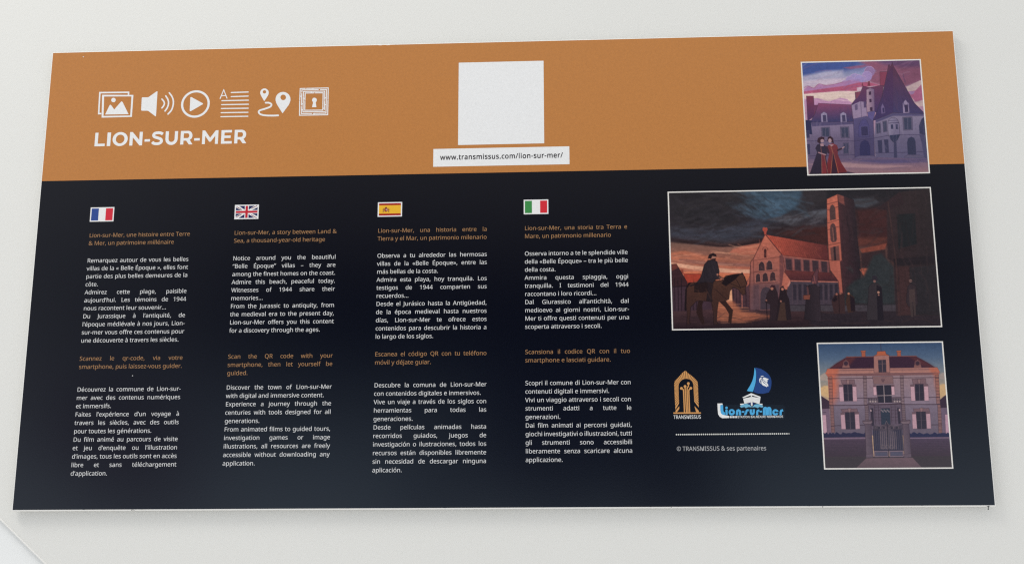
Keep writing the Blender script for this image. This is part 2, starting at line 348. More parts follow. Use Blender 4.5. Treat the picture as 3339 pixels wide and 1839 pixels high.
'b':(493,"139,461 138,435 138,410 136,389 135,373 139,373 161,398 189,419 213,429 240,435 272,437 322,431 365,412 401,381 428,338 444,283 449,215 447,168 439,127 427,91 410,61 390,36 365,17 337,3 306,-5 272,-8 240,-6 213,0 189,10 161,31 139,55 133,55 119,0 68,0 68,609 139,609|260,379 219,374 188,361 165,339 150,308 144,282 140,252 139,217 139,214 142,165 150,125 165,93 187,69 219,55 261,51 297,55 325,69 348,93 363,126 373,166 376,216 373,265 363,306 348,338 325,360 296,374"),
'c':(385,"241,-8 204,-5 170,2 139,15 112,34 88,58 69,87 55,123 47,165 44,213 47,262 56,305 71,342 90,372 114,396 142,415 174,428 208,435 245,438 278,436 309,431 336,424 358,415 337,356 316,363 292,370 267,374 244,376 204,371 172,358 148,335 131,303 123,277 119,247 117,213 119,181 123,152 131,126 148,94 172,71 202,58 240,53 273,55 302,60 328,68 351,78 351,15 328,5 304,-2 275,-7"),
'd':(493,"221,-8 171,-2 128,17 92,48 65,91 49,146 44,214 49,282 66,338 93,381 128,413 171,432 221,438 253,436 280,429 303,420 323,407 340,391 354,374 359,374 358,387 356,405 355,424 354,438 354,609 425,609 425,0 368,0 358,58 354,58 340,40 323,24 303,11 279,1 252,-6|232,51 273,55 305,67 328,88 343,117 352,154 355,200 355,213 352,263 343,304 329,336 306,360 274,375 231,379 196,374 168,359 146,334 130,300 120,260 117,213 120,165 130,125 146,93 168,69 197,55"),
'e':(452,"234,438 269,435 301,427 329,414 354,396 374,373 390,346 402,315 409,281 411,244 411,201 117,201 122,157 134,119 154,90 181,69 215,56 254,52 293,54 327,60 359,69 392,82 392,20 359,8 327,-1 292,-6 251,-8 212,-5 176,3 143,17 114,36 90,61 70,91 56,126 47,167 44,212 47,257 55,297 68,333 86,364 108,390 134,411 164,426 198,435|233,380 202,377 175,366 154,348 137,323 125,293 119,257 338,257 335,292 326,322 312,346 292,364 266,376"),
'f':(276,"266,375 158,375 158,0 87,0 87,375 12,375 12,408 87,432 87,457 89,492 95,522 104,547 124,577 152,597 186,609 227,613 252,612 274,609 294,604 310,599 292,544 278,548 262,552 245,555 228,556 197,550 175,532 162,502 158,458 158,430 266,430"),
'g':(493,"221,438 261,434 297,422 329,402 355,373 359,373 369,430 425,430 425,-7 423,-46 416,-80 404,-109 388,-135 367,-155 341,-172 310,-183 274,-190 233,-192 202,-192 174,-189 147,-186 110,-177 78,-165 78,-100 111,-114 149,-125 177,-130 206,-133 237,-134 271,-130 300,-119 324,-101 341,-77 352,-48 355,-13 355,4 355,16 356,32 357,47 358,57 354,57 329,28 299,8 263,-4 221,-8 170,-2 126,18 91,51 65,95 49,149 44,214 49,278 65,332 91,377 126,411 169,431|230,379 197,374 169,359 147,336 130,303 123,277 119,247 117,213 120,165 130,124 146,92 169,68 197,54 232,50 262,52 288,58 309,69 326,85 340,105 349,131 354,161 356,197 356,214 355,251 350,282 343,309 326,340 302,362 270,374"),
'h':(496,"139,431 138,415 138,399 136,384 135,370 140,370 155,391 174,407 196,420 221,429 247,435 273,437 306,435 335,430 360,421 391,400 413,370 423,344 429,314 431,280 431,0 361,0 361,275 358,307 351,333 338,353 308,372 265,379 222,374 189,360 166,338 150,308 144,283 140,254 139,222 139,0 68,0 68,609 139,609"),
'i':(207,"139,430 139,0 68,0 68,430|104,591 119,588 133,580 142,566 145,546 142,526 133,512 119,504 104,501 88,504 75,512 66,526 63,546 66,566 75,580 88,588"),
'j':(207,"18,-192 -1,-192 -18,-190 -32,-187 -44,-183 -44,-126 -32,-129 -19,-132 -6,-133 9,-134 32,-130 51,-120 64,-100 68,-67 68,430 139,430 139,-64 136,-101 126,-133 110,-159 87,-177 56,-189|63,546 66,566 75,580 88,588 104,591 119,588 133,580 142,566 145,546 142,526 133,512 119,504 104,501 88,504 75,512 66,526"),
'k':(428,"138,291 138,276 137,257 136,238 135,221 138,221 144,229 152,240 162,252 172,264 181,276 189,285 326,430 409,430 235,246 421,0 336,0 187,200 138,158 138,0 68,0 68,609 138,609"),
'l':(207,"139,0 68,0 68,609 139,609"),
'm':(750,"540,438 584,434 621,421 649,401 669,371 681,330 685,280 685,0 615,0 615,277 610,321 594,353 567,372 528,379 490,374 460,362 438,342 423,315 414,280 411,237 411,0 342,0 342,277 339,308 332,333 320,353 303,367 281,376 253,379 215,374 185,360 164,338 150,308 144,283 140,255 139,223 139,0 68,0 68,430 125,430 136,371 140,371 155,392 173,409 194,422 217,431 241,436 266,438 298,436 325,430 349,420 378,398 398,366 402,366 418,388 438,406 461,420 486,430 512,436"),
'n':(496,"275,438 322,434 361,421 391,401 413,371 426,330 431,280 431,0 361,0 361,275 358,307 351,333 338,353 308,372 265,379 222,374 189,361 166,338 151,308 142,269 139,223 139,0 68,0 68,430 125,430 136,371 140,371 156,392 175,409 198,422 222,431 248,436"),
'o':(485,"442,216 440,181 436,150 428,121 417,95 404,71 388,51 359,25 324,7 299,-1 271,-6 241,-8 200,-4 163,7 129,25 100,51 84,71 70,95 59,121 51,150 46,181 44,216 47,261 55,301 68,336 87,367 110,392 137,412 169,426 204,435 244,438 281,435 316,426 347,412 374,392 398,367 417,336 431,301 439,261|117,216 119,184 123,154 130,128 147,95 172,71 203,56 243,51 282,56 314,71 339,95 356,128 363,154 367,184 369,216 367,248 363,277 355,303 338,335 314,359 282,374 242,379 202,374 171,359 147,335 130,303 120,263"),
'p':(493,"273,438 322,432 365,413 401,383 428,339 444,284 449,216 447,170 439,129 427,93 410,62 390,37 365,17 337,3 306,-5 272,-8 241,-6 213,1 190,11 170,24 153,38 139,55 134,55 136,39 137,20 138,1 139,-16 139,-192 68,-192 68,430 126,430 136,371 139,371 153,389 170,405 189,419 213,429 240,436|260,379 221,374 190,362 167,342 152,313 145,289 141,261 139,229 139,216 140,182 144,152 150,126 165,93 188,70 220,55 261,51 297,56 326,72 348,98 364,131 371,157 375,186 376,217 373,262 363,302 348,334 325,359 296,374"),
'q':(493,"354,-9 355,7 355,25 356,43 358,58 354,58 332,32 303,11 279,1 251,-6 219,-8 170,-2 128,17 93,48 66,91 49,146 44,214 47,261 54,302 67,338 83,368 104,393 129,413 157,427 188,435 221,438 253,436 280,429 304,419 333,397 355,371 358,371 369,430 425,430 425,-192 354,-192|233,51 272,55 304,67 327,87 342,116 349,140 353,168 355,199 355,213 352,263 343,305 328,337 305,361 273,375 231,379 196,374 167,359 145,334 130,300 120,260 117,213 120,165 130,126 146,93 168,70 197,55"),
'r':(331,"269,438 281,438 295,437 308,435 319,433 310,368 299,370 287,372 275,373 264,374 240,371 217,363 195,351 176,334 161,313 149,289 141,261 139,229 139,0 68,0 68,430 126,430 134,351 137,351 152,374 170,395 191,413 214,426 240,435"),
's':(384,"348,119 343,80 327,49 302,24 268,6 241,-2 210,-6 176,-8 135,-6 99,-1 68,8 42,19 42,83 70,71 104,60 141,52 178,49 224,53 256,66 274,86 280,112 278,128 271,141 259,154 239,167 212,180 174,196 135,212 103,228 76,245 57,266 45,292 41,324 46,358 61,386 85,408 118,425 157,435 202,438 240,436 275,430 308,421 339,409 315,353 287,363 258,372 228,378 197,380 159,377 131,366 114,350 108,328 111,312 119,298 133,286 154,274 182,261 219,246 257,231 289,215 314,197 333,176 344,150"),
't':(289,"212,50 228,50 245,53 260,55 272,59 272,5 258,0 240,-4 219,-7 200,-8 167,-5 138,4 112,20 91,44 82,66 76,93 74,125 74,375 13,375 13,409 75,437 103,528 144,528 144,430 269,430 269,375 144,375 144,127 149,93 163,69 185,54"),
'u':(496,"427,430 427,0 370,0 359,57 356,57 340,36 321,20 298,8 273,-1 247,-6 220,-8 187,-6 159,-1 134,8 103,29 81,59 71,85 65,114 63,148 63,430 135,430 135,153 137,122 145,96 158,76 188,57 230,51 273,55 306,69 330,91 345,121 352,146 356,175 357,206 357,430"),
'v':(407,"163,0 0,430 75,430 167,176 173,158 180,137 187,116 193,96 198,78 201,63 204,63 208,78 214,96 220,117 227,138 234,158 241,176 332,430 407,430 244,0"),
'w':(630,"346,243 341,260 336,276 331,292 328,308 324,322 321,335 318,347 316,357 313,357 311,347 308,335 305,322 302,307 298,292 294,275 289,259 284,242 207,1 127,1 9,431 82,431 141,201 147,178 153,154 158,131 163,109 167,90 169,73 172,73 175,84 178,97 185,128 189,144 193,160 197,175 201,188 277,431 354,431 428,188 434,169 440,149 446,129 451,109 455,90 457,74 460,74 463,89 466,108 471,129 477,153 483,177 489,201 549,431 621,431 502,1 419,1"),
'x':(424,"170,220 22,430 102,430 213,268 322,430 402,430 253,220 410,0 330,0 213,172 94,0 14,0"),
'y':(409,"1,430 76,430 169,185 177,164 184,144 191,124 196,105 201,86 205,68 209,68 215,91 224,121 234,153 245,186 333,430 409,430 224,-59 207,-97 188,-130 165,-156 138,-176 106,-188 67,-192 49,-192 34,-190 20,-188 9,-186 9,-130 19,-132 30,-133 43,-134 56,-135 79,-132 99,-126 116,-114 130,-99 142,-80 152,-59 174,-2"),
'z':(377,"346,0 31,0 31,47 262,375 45,375 45,430 340,430 340,377 112,55 346,55"),
'©':(667,"346,107 297,112 258,129 227,156 205,192 192,236 188,286 190,320 196,351 206,379 220,404 239,425 261,442 286,455 316,463 349,465 374,464 399,459 424,451 447,441 424,392 404,401 385,408 367,412 350,413 320,409 296,398 276,379 262,354 253,323 250,286 253,249 260,217 273,192 292,174 317,162 349,159 368,160 390,164 412,170 433,177 433,126 414,118 394,112 372,108|334,-8 292,-6 253,2 216,14 181,30 150,51 122,75 98,103 77,134 61,168 49,205 42,245 39,286 42,328 49,367 61,404 77,438 98,470 122,498 150,522 181,543 216,559 253,571 292,578 334,581 373,578 411,571 448,559 482,543 513,522 542,498 567,470 588,438 605,404 618,367 625,328 628,286 626,245 618,205 606,168 590,134 569,103 545,75 517,51 486,30 451,14 415,2 375,-6|334,34 367,37 399,43 430,53 459,67 485,84 509,105 531,129 548,156 563,185 574,217 580,250 582,286 580,320 574,353 564,384 550,413 533,440 512,464 489,486 462,504 433,518 402,529 369,536 334,538 298,536 265,530 233,520 204,506 178,488 154,467 134,443 117,417 103,387 92,356 86,322 84,286 86,252 92,220 103,188 117,159 134,132 154,108 178,87 204,69 233,54 265,43 298,37"),
'«':(408,"32,217 167,378 217,349 105,212 217,75 167,45 32,206|191,217 327,378 377,349 265,212 377,75 327,45 191,206"),
'»':(408,"376,206 240,45 190,75 302,212 190,349 240,378 376,217|217,206 81,45 31,75 144,212 31,349 81,378 217,217"),
'À':(512,"437,0 368,177 141,177 73,0 0,0 224,575 289,575 512,0|282,415 279,424 274,438 269,455 263,473 259,489 255,500 251,484 247,468 242,452 238,438 234,425 230,415 165,241 346,241|235,757 245,738 257,717 271,696 285,674 299,655 312,638 312,629 265,629 250,641 234,656 217,672 201,688 185,705 171,722 159,737 151,749 151,757"),
'É':(446,"398,0 78,0 78,573 398,573 398,509 150,509 150,330 383,330 383,268 150,268 150,63 398,63|363,749 354,737 342,722 328,705 312,688 296,672 279,656 264,641 249,629 202,629 202,638 215,655 228,674 242,696 256,717 268,738 278,757 363,757"),
'à':(450,"231,437 279,433 318,422 347,403 368,375 381,338 385,293 385,0 334,0 320,61 317,61 298,40 279,22 258,9 234,-1 206,-6 172,-8 136,-5 103,6 75,23 55,48 41,80 37,119 43,159 59,192 87,219 127,238 179,251 243,257 316,259 316,285 310,330 293,359 265,375 227,380 194,378 163,370 133,359 106,347 84,400 115,414 151,426 177,432 204,436|252,208 204,203 167,195 141,182 118,155 110,119 115,87 132,66 157,53 188,49 223,52 253,62 279,79 299,103 311,134 315,172 315,210|205,614 215,596 227,575 241,553 255,532 270,512 282,496 282,486 235,486 221,498 204,513 188,529 171,546 156,563 142,579 130,594 121,606 121,614"),
'á':(450,"231,437 279,433 318,422 347,403 368,375 381,338 385,293 385,0 334,0 320,61 317,61 298,40 279,22 258,9 234,-1 206,-6 172,-8 136,-5 103,6 75,23 55,48 41,80 37,119 43,159 59,192 87,219 127,238 179,251 243,257 316,259 316,285 310,330 293,359 265,375 227,380 194,378 163,370 133,359 106,347 84,400 115,414 151,426 177,432 204,436|252,208 204,203 167,195 141,182 118,155 110,119 115,87 132,66 157,53 188,49 223,52 253,62 279,79 299,103 311,134 315,172 315,210|344,606 335,594 323,579 309,563 293,546 277,529 260,513 244,498 229,486 183,486 183,496 195,512 209,532 223,553 237,575 249,596 259,614 344,614"),
'â':(450,"231,437 279,433 318,422 347,403 368,375 381,338 385,293 385,0 334,0 320,61 317,61 298,40 279,22 258,9 234,-1 206,-6 172,-8 136,-5 103,6 75,23 55,48 41,80 37,119 43,159 59,192 87,219 127,238 179,251 243,257 316,259 316,285 310,330 293,359 265,375 227,380 194,378 163,370 133,359 106,347 84,400 115,414 151,426 177,432 204,436|252,208 204,203 167,195 141,182 118,155 110,119 115,87 132,66 157,53 188,49 223,52 253,62 279,79 299,103 311,134 315,172 315,210|261,614 272,596 288,575 307,553 326,531 345,512 361,495 361,486 311,486 290,500 268,518 246,537 224,558 202,537 180,518 159,501 138,486 90,486 90,495 106,512 124,532 142,553 160,575 176,596 188,614"),
'ç':(385,"241,-8 204,-5 170,2 139,15 112,34 88,58 69,87 55,123 47,165 44,213 47,262 56,305 71,342 90,372 114,396 142,415 174,428 208,435 245,438 278,436 309,431 336,424 358,415 337,356 316,363 292,370 267,374 244,376 204,371 172,358 148,335 131,303 123,277 119,247 117,213 119,181 123,152 131,126 148,94 172,71 202,58 240,53 273,55 302,60 328,68 351,78 351,15 328,5 304,-2 275,-7|306,-111 299,-146 277,-171 254,-183 224,-190 188,-192 176,-192 165,-191 155,-190 148,-188 148,-144 156,-146 167,-147 179,-148 190,-148 216,-146 234,-141 246,-130 249,-113 244,-95 228,-83 205,-74 176,-69 211,0 257,0 237,-43 255,-48 272,-55 286,-65 297,-77 304,-92"),
'è':(452,"234,438 269,435 301,427 329,414 354,396 374,373 390,346 402,315 409,281 411,244 411,201 117,201 122,157 134,119 154,90 181,69 215,56 254,52 293,54 327,60 359,69 392,82 392,20 359,8 327,-1 292,-6 251,-8 212,-5 176,3 143,17 114,36 90,61 70,91 56,126 47,167 44,212 47,257 55,297 68,333 86,364 108,390 134,411 164,426 198,435|233,380 202,377 175,366 154,348 137,323 125,293 119,257 338,257 335,292 326,322 312,346 292,364 266,376|209,614 218,596 231,575 244,553 259,532 273,512 285,496 285,486 238,486 224,498 208,513 191,529 174,546 159,563 145,579 133,594 124,606 124,614"),
'é':(452,"234,438 269,435 301,427 329,414 354,396 374,373 390,346 402,315 409,281 411,244 411,201 117,201 122,157 134,119 154,90 181,69 215,56 254,52 293,54 327,60 359,69 392,82 392,20 359,8 327,-1 292,-6 251,-8 212,-5 176,3 143,17 114,36 90,61 70,91 56,126 47,167 44,212 47,257 55,297 68,333 86,364 108,390 134,411 164,426 198,435|233,380 202,377 175,366 154,348 137,323 125,293 119,257 338,257 335,292 326,322 312,346 292,364 266,376|347,606 338,594 326,579 312,563 296,546 280,529 263,513 247,498 233,486 186,486 186,496 199,512 212,532 226,553 240,575 252,596 262,614 347,614"),
'ê':(452,"234,438 269,435 301,427 329,414 354,396 374,373 390,346 402,315 409,281 411,244 411,201 117,201 122,157 134,119 154,90 181,69 215,56 254,52 293,54 327,60 359,69 392,82 392,20 359,8 327,-1 292,-6 251,-8 212,-5 176,3 143,17 114,36 90,61 70,91 56,126 47,167 44,212 47,257 55,297 68,333 86,364 108,390 134,411 164,426 198,435|233,380 202,377 175,366 154,348 137,323 125,293 119,257 338,257 335,292 326,322 312,346 292,364 266,376|264,614 276,596 291,575 310,553 329,531 348,512 364,495 364,486 314,486 293,500 271,518 249,537 227,558 205,537 184,518 162,501 141,486 93,486 93,495 109,512 127,532 146,553 164,575 179,596 192,614"),
'í':(207,"139,0 68,0 68,430 139,430|222,606 213,594 201,579 187,563 171,546 155,529 138,513 122,498 107,486 61,486 61,496 73,512 87,532 101,553 115,575 127,596 137,614 222,614"),
'î':(207,"139,0 68,0 68,430 139,430|139,614 150,596 166,575 185,553 204,531 223,512 239,495 239,486 189,486 168,500 146,518 124,537 102,558 80,537 59,518 37,501 16,486 -32,486 -32,495 -16,512 2,532 21,553 38,575 54,596 67,614"),
'ï':(207,"139,0 68,0 68,430 139,430|-9,546 -6,564 2,576 15,583 29,585 43,583 55,576 64,564 67,546 64,529 55,516 43,509 29,506 15,509 2,516 -6,529|142,546 145,564 153,576 165,583 179,585 193,583 205,576 214,564 217,546 214,529 205,516 193,509 179,506 165,509 153,516 145,529"),
'ó':(485,"442,216 440,181 436,150 428,121 417,95 404,71 388,51 359,25 324,7 299,-1 271,-6 241,-8 200,-4 163,7 129,25 100,51 84,71 70,95 59,121 51,150 46,181 44,216 47,261 55,301 68,336 87,367 110,392 137,412 169,426 204,435 244,438 281,435 316,426 347,412 374,392 398,367 417,336 431,301 439,261|117,216 119,184 123,154 130,128 147,95 172,71 203,56 243,51 282,56 314,71 339,95 356,128 363,154 367,184 369,216 367,248 363,277 355,303 338,335 314,359 282,374 242,379 202,374 171,359 147,335 130,303 120,263|362,606 353,594 341,579 326,563 311,546 294,529 278,513 262,498 247,486 200,486 200,496 213,512 227,532 240,553 254,575 267,596 277,614 362,614"),
'ô':(485,"442,216 440,181 436,150 428,121 417,95 404,71 388,51 359,25 324,7 299,-1 271,-6 241,-8 200,-4 163,7 129,25 100,51 84,71 70,95 59,121 51,150 46,181 44,216 47,261 55,301 68,336 87,367 110,392 137,412 169,426 204,435 244,438 281,435 316,426 347,412 374,392 398,367 417,336 431,301 439,261|117,216 119,184 123,154 130,128 147,95 172,71 203,56 243,51 282,56 314,71 339,95 356,128 363,154 367,184 369,216 367,248 363,277 355,303 338,335 314,359 282,374 242,379 202,374 171,359 147,335 130,303 120,263|278,614 290,596 306,575 324,553 344,531 362,512 379,495 379,486 329,486 308,500 285,518 263,537 241,558 220,537 198,518 177,501 156,486 107,486 107,495 124,512 142,532 160,553 178,575 194,596 206,614"),
'ù':(496,"427,430 427,0 370,0 359,57 356,57 340,36 321,20 298,8 273,-1 247,-6 220,-8 187,-6 159,-1 134,8 103,29 81,59 71,85 65,114 63,148 63,430 135,430 135,153 137,122 145,96 158,76 188,57 230,51 273,55 306,69 330,91 345,121 352,146 356,175 357,206 357,430|228,614 238,596 250,575 263,553 278,532 292,512 305,496 305,486 257,486 243,498 227,513 210,529 194,546 178,563 164,579 152,594 144,606 144,614"),
'ú':(496,"427,430 427,0 370,0 359,57 356,57 340,36 321,20 298,8 273,-1 247,-6 220,-8 187,-6 159,-1 134,8 103,29 81,59 71,85 65,114 63,148 63,430 135,430 135,153 137,122 145,96 158,76 188,57 230,51 273,55 306,69 330,91 345,121 352,146 356,175 357,206 357,430|366,606 358,594 346,579 331,563 316,546 299,529 283,513 267,498 252,486 205,486 205,496 218,512 231,532 245,553 259,575 271,596 281,614 366,614"),
'ü':(496,"427,430 427,0 370,0 359,57 356,57 340,36 321,20 298,8 273,-1 247,-6 220,-8 187,-6 159,-1 134,8 103,29 81,59 71,85 65,114 63,148 63,430 135,430 135,153 137,122 145,96 158,76 188,57 230,51 273,55 306,69 330,91 345,121 352,146 356,175 357,206 357,430|136,546 138,564 147,576 159,583 173,585 187,583 200,576 208,564 211,546 208,529 200,516 187,509 173,506 159,509 147,516 138,529|286,546 289,564 297,576 309,583 323,585 337,583 350,576 358,564 361,546 358,529 350,516 337,509 323,506 309,509 297,516 289,529"),
'–':(401,"32,184 32,246 369,246 369,184"),
'’':(140,"131,564 122,534 112,503 101,470 88,437 75,406 62,376 10,376 15,399 21,424 27,450 32,476 37,502 42,527 46,551 50,573 125,573"),
'“':(288,"278,573 271,541 263,507 255,472 249,438 243,406 238,376 162,376 156,385 165,414 175,445 187,478 200,511 213,543 226,573|130,573 122,541 115,507 107,472 100,438 94,406 90,376 14,376 10,385 18,414 28,445 40,478 53,511 66,543 79,573"),
'”':(288,"278,564 270,534 260,503 248,470 235,437 222,406 209,376 156,376 164,408 172,441 179,476 186,510 193,543 197,573 273,573|130,564 122,534 111,503 100,470 87,437 74,406 61,376 10,376 15,399 21,424 26,450 32,476 37,502 41,527 45,551 49,573 124,573"),
'…':(634,"58,43 61,69 72,85 88,94 107,97 126,94 142,85 153,69 157,43 153,18 142,2 126,-8 107,-11 88,-8 72,2 61,18|268,43 271,69 282,85 298,94 317,97 336,94 352,85 364,69 367,43 364,18 352,2 336,-8 317,-11 298,-8 282,2 271,18|477,43 481,69 492,85 507,94 526,97 545,94 562,85 573,69 577,43 573,18 562,2 545,-8 526,-11 507,-8 492,2 481,18"),
' ':(209,"")}
_gl = {}


def glyph(ch, bold=0.0):
    key = (ch, bold)
    if key not in _gl:
        adv, s = GLYPHS[ch]
        cs = [np.array([tuple(map(float, p.split(','))) for p in c.split()]) for c in s.split('|')] if s else []
        if bold:
            big = max(cs, key=lambda c: np.ptp(c[:, 1]) * np.ptp(c[:, 0])) if cs else None
            nc = []
            for c in cs:
                a = np.roll(c, 1, 0) - c; b = np.roll(c, -1, 0) - c
                d = b / np.maximum(np.linalg.norm(b, axis=1, keepdims=True), 1e-6) - a / np.maximum(np.linalg.norm(a, axis=1, keepdims=True), 1e-6)
                d /= np.maximum(np.linalg.norm(d, axis=1, keepdims=True), 1e-6)
                nrm = np.stack([d[:, 1], -d[:, 0]], 1)
                area = lambda q: (q[:, 0] * np.roll(q[:, 1], -1) - np.roll(q[:, 0], -1) * q[:, 1]).sum()
                sgn = 1 if area(big) > 0 else -1
                nc.append(c + nrm * bold * sgn)
            cs = nc; adv += max(bold, 0) * 1.6
        _gl[key] = (adv, cs)
    return _gl[key]


def contour_groups(cs):
    """outer contours with the holes that lie in them"""
    area = lambda q: abs((q[:, 0] * np.roll(q[:, 1], -1) - np.roll(q[:, 0], -1) * q[:, 1]).sum())

    def inside(p, q):
        x, y = p; r = False; j = len(q) - 1
        for i in range(len(q)):
            if (q[i][1] > y) != (q[j][1] > y) and x < (q[j][0] - q[i][0]) * (y - q[i][1]) / (q[j][1] - q[i][1]) + q[i][0]: r = not r
            j = i
        return r
    cs = sorted(cs, key=area, reverse=True); groups = []
    for c in cs:
        for g in groups:
            if inside(c[0], g[0]): g.append(c); break
        else: groups.append([c])
    return groups


_tess = {}


def lay_text(pen, text, u, v, mm, colour, width=None, justify=False, sx=1.0, bold=0.0, up=0.0):
    """one line of type: left end u, baseline v, mm per font unit; width = measure to justify to, or to stretch to"""
    adv = sum(glyph(c, bold)[0] for c in text) * mm * sx
    gap = 0.0
    if width and justify and ' ' in text: gap = (width - adv) / text.count(' ')
    elif width and not justify: sx *= width / adv
    mt = ink_mat(colour)
    if mt not in pen.mats: pen.mats.append(mt)
    mi = pen.mats.index(mt)
    x = u
    for ch in text:
        a, cs = glyph(ch, bold)
        if cs:
            key = (ch, bold)
            if key not in _tess:
                fv, ff = [], []
                for g in contour_groups(cs):
                    tr = tessellate_polygon([[Vector((p[0], p[1], 0)) for p in c] for c in g])
                    b = len(fv); fl = [tuple(p) for c in g for p in c]; fv += fl
                    for t in tr:
                        A, B, C = (fl[k] for k in t)
                        ar = (B[0] - A[0]) * (C[1] - A[1]) - (B[1] - A[1]) * (C[0] - A[0])
                        if abs(ar) < 1e-6: continue
                        t = tuple(t) if ar > 0 else (t[0], t[2], t[1])
                        ff.append(tuple(b + k for k in t))
                _tess[key] = (fv, ff)
            fv, ff = _tess[key]; b = len(pen.v)
            pen.v += [face_pt(x + p[0] * mm * sx, v - p[1] * mm, pen.layer + up) for p in fv]
            pen.f += [tuple(b + k for k in t) for t in ff]; pen.mi += [mi] * len(ff)
        x += a * mm * sx + (gap if ch == ' ' else 0)
    return x


# ------------------------------------------------------------------ painter for the three printed illustrations
class Canvas:
    def __init__(self, quad, w, h):
        self.w, self.h = w, h
        self.H = homog(quad, [(0, 0), (w, 0), (w, h), (0, h)])
        self.a = np.zeros((h, w, 3))
        self.Y, self.X = np.mgrid[0:h, 0:w] + 0.5
        self.s = w / math.dist(quad[0], quad[1])

    def map(self, pts):
        p = np.c_[np.array(pts, float), np.ones(len(pts))] @ self.H.T
        return p[:, :2] / p[:, 2:]

    def _mask(self, P, soft, line=None):
        pad = 2 + soft * 1.5 + (line or 0)
        x0, y0 = np.maximum(np.floor(P.min(0) - pad), 0).astype(int)
        x1 = int(min(self.w, math.ceil(P[:, 0].max() + pad))); y1 = int(min(self.h, math.ceil(P[:, 1].max() + pad)))
        if x1 <= x0 or y1 <= y0: return None
        X, Y = self.X[y0:y1, x0:x1], self.Y[y0:y1, x0:x1]
        d2 = np.full(X.shape, 1e9); ins = np.zeros(X.shape, bool)
        n = len(P)
        for i in range(n if line is None else n - 1):
            a, b = P[i], P[(i + 1) % n]
            e = b - a; L = max(e @ e, 1e-9)
            t = np.clip(((X - a[0]) * e[0] + (Y - a[1]) * e[1]) / L, 0, 1)
            d2 = np.minimum(d2, (X - a[0] - t * e[0]) ** 2 + (Y - a[1] - t * e[1]) ** 2)
            if line is None:
                c = (a[1] > Y) != (b[1] > Y)
                with np.errstate(divide='ignore', invalid='ignore'):
                    ins ^= c & (X < (b[0] - a[0]) * (Y - a[1]) / (b[1] - a[1]) + a[0])
        d = np.sqrt(d2)
        sd = (line / 2 - d) if line is not None else np.where(ins, d, -d)
        s = max(soft, 1.0)
        al = np.clip(0.5 + sd / s, 0, 1); al = al * al * (3 - 2 * al) if soft > 2 else al
        return (slice(y0, y1), slice(x0, x1)), al

    def _put(self, mk, col, op, ramp=None):
        if mk is None: return
        sl, al = mk
        c = np.array(col, float)
        if ramp is not None:
            (p, q, col2) = ramp
            a, b = self.map([p, q]); e = b - a
            t = np.clip(((self.X[sl] - a[0]) * e[0] + (self.Y[sl] - a[1]) * e[1]) / (e @ e), 0, 1)[..., None]
            c = c * (1 - t) + np.array(col2, float) * t
        al = (al * op)[..., None]
        self.a[sl] = self.a[sl] * (1 - al) + c * al

    def fill(self, pts, col, soft=0, op=1.0, ramp=None, edge=None, ew=3, round=False, clip=None):
        if round: pts = smooth(pts)
        P = self.map(pts)
        mk = self._mask(P, soft * self.s)
        if clip is not None and mk is not None:
            full = np.zeros((self.h, self.w)); cm = self._mask(self.map(clip), 0)
            if cm is not None: full[cm[0]] = cm[1]
            mk = (mk[0], mk[1] * full[mk[0]])
        self._put(mk, col, op, ramp)
        if edge is not None: self.line(list(pts) + [pts[0]], edge, ew, op=0.8)

    def line(self, pts, col, w=3, soft=0, op=1.0):
        P = self.map(pts)
        self._put(self._mask(P, soft * self.s, line=max(w * self.s, 0.6)), col, op)

    def brush(self, box, n, cols, length, width, angle, spread=0.25, op=0.35, soft=10, bend=0.3):
        """loose curved brush strokes scattered over a box"""
        x0, y0, x1, y1 = box
        for _ in range(n):
            x, y = rng.uniform(x0, x1), rng.uniform(y0, y1); a = angle + rng.normal() * spread; L = length * rng.uniform(.5, 1.4); b = rng.normal() * bend
            pts = [(x + L * t * math.cos(a + b * t), y + L * t * math.sin(a + b * t)) for t in (-.5, -.25, 0, .25, .5)]
            self.line(pts, cols[int(rng.integers(len(cols)))], width * rng.uniform(.5, 1.3), soft, op * rng.uniform(.5, 1.2))

    def dot(self, c, r, col, soft=0, op=1.0, ry=None):
        self.fill(circle(c, r, 16, ry), col, soft, op)

    def bands(self, pts, stops):
        """vertical gradient through stops [(point, colour)...] over the whole sheet"""
        ys = self.map([s[0] for s in stops])[:, 1]
        for k in range(3):
            self.a[..., k] = np.interp(self.Y[:, :1], ys, [s[1][k] for s in stops]) * np.ones((1, self.w))

    def grain(self, amp, cell=5, stretch=1):
        """brush mottling"""
        def noise(cx, cy):
            g = rng.standard_normal((int(self.h / cy) + 3, int(self.w / cx) + 3))
            yy, xx = self.Y / cy, self.X / cx
            yi, xi = yy.astype(int), xx.astype(int); fy, fx = yy - yi, xx - xi
            fy = fy * fy * (3 - 2 * fy); fx = fx * fx * (3 - 2 * fx)
            return (g[yi, xi] * (1 - fx) + g[yi, xi + 1] * fx) * (1 - fy) + (g[yi + 1, xi] * (1 - fx) + g[yi + 1, xi + 1] * fx) * fy
        f = 1 + amp * (0.6 * noise(cell * stretch, cell) + 0.4 * noise(2.0 * stretch, 2.0))
        self.a = np.clip(self.a * f[..., None], 0, 255)

    def mute(self, sat, *gain):
        g = self.a @ np.array((.3, .55, .15))
        self.a = np.clip((g[..., None] + (self.a - g[..., None]) * sat) * np.array(gain), 0, 255)

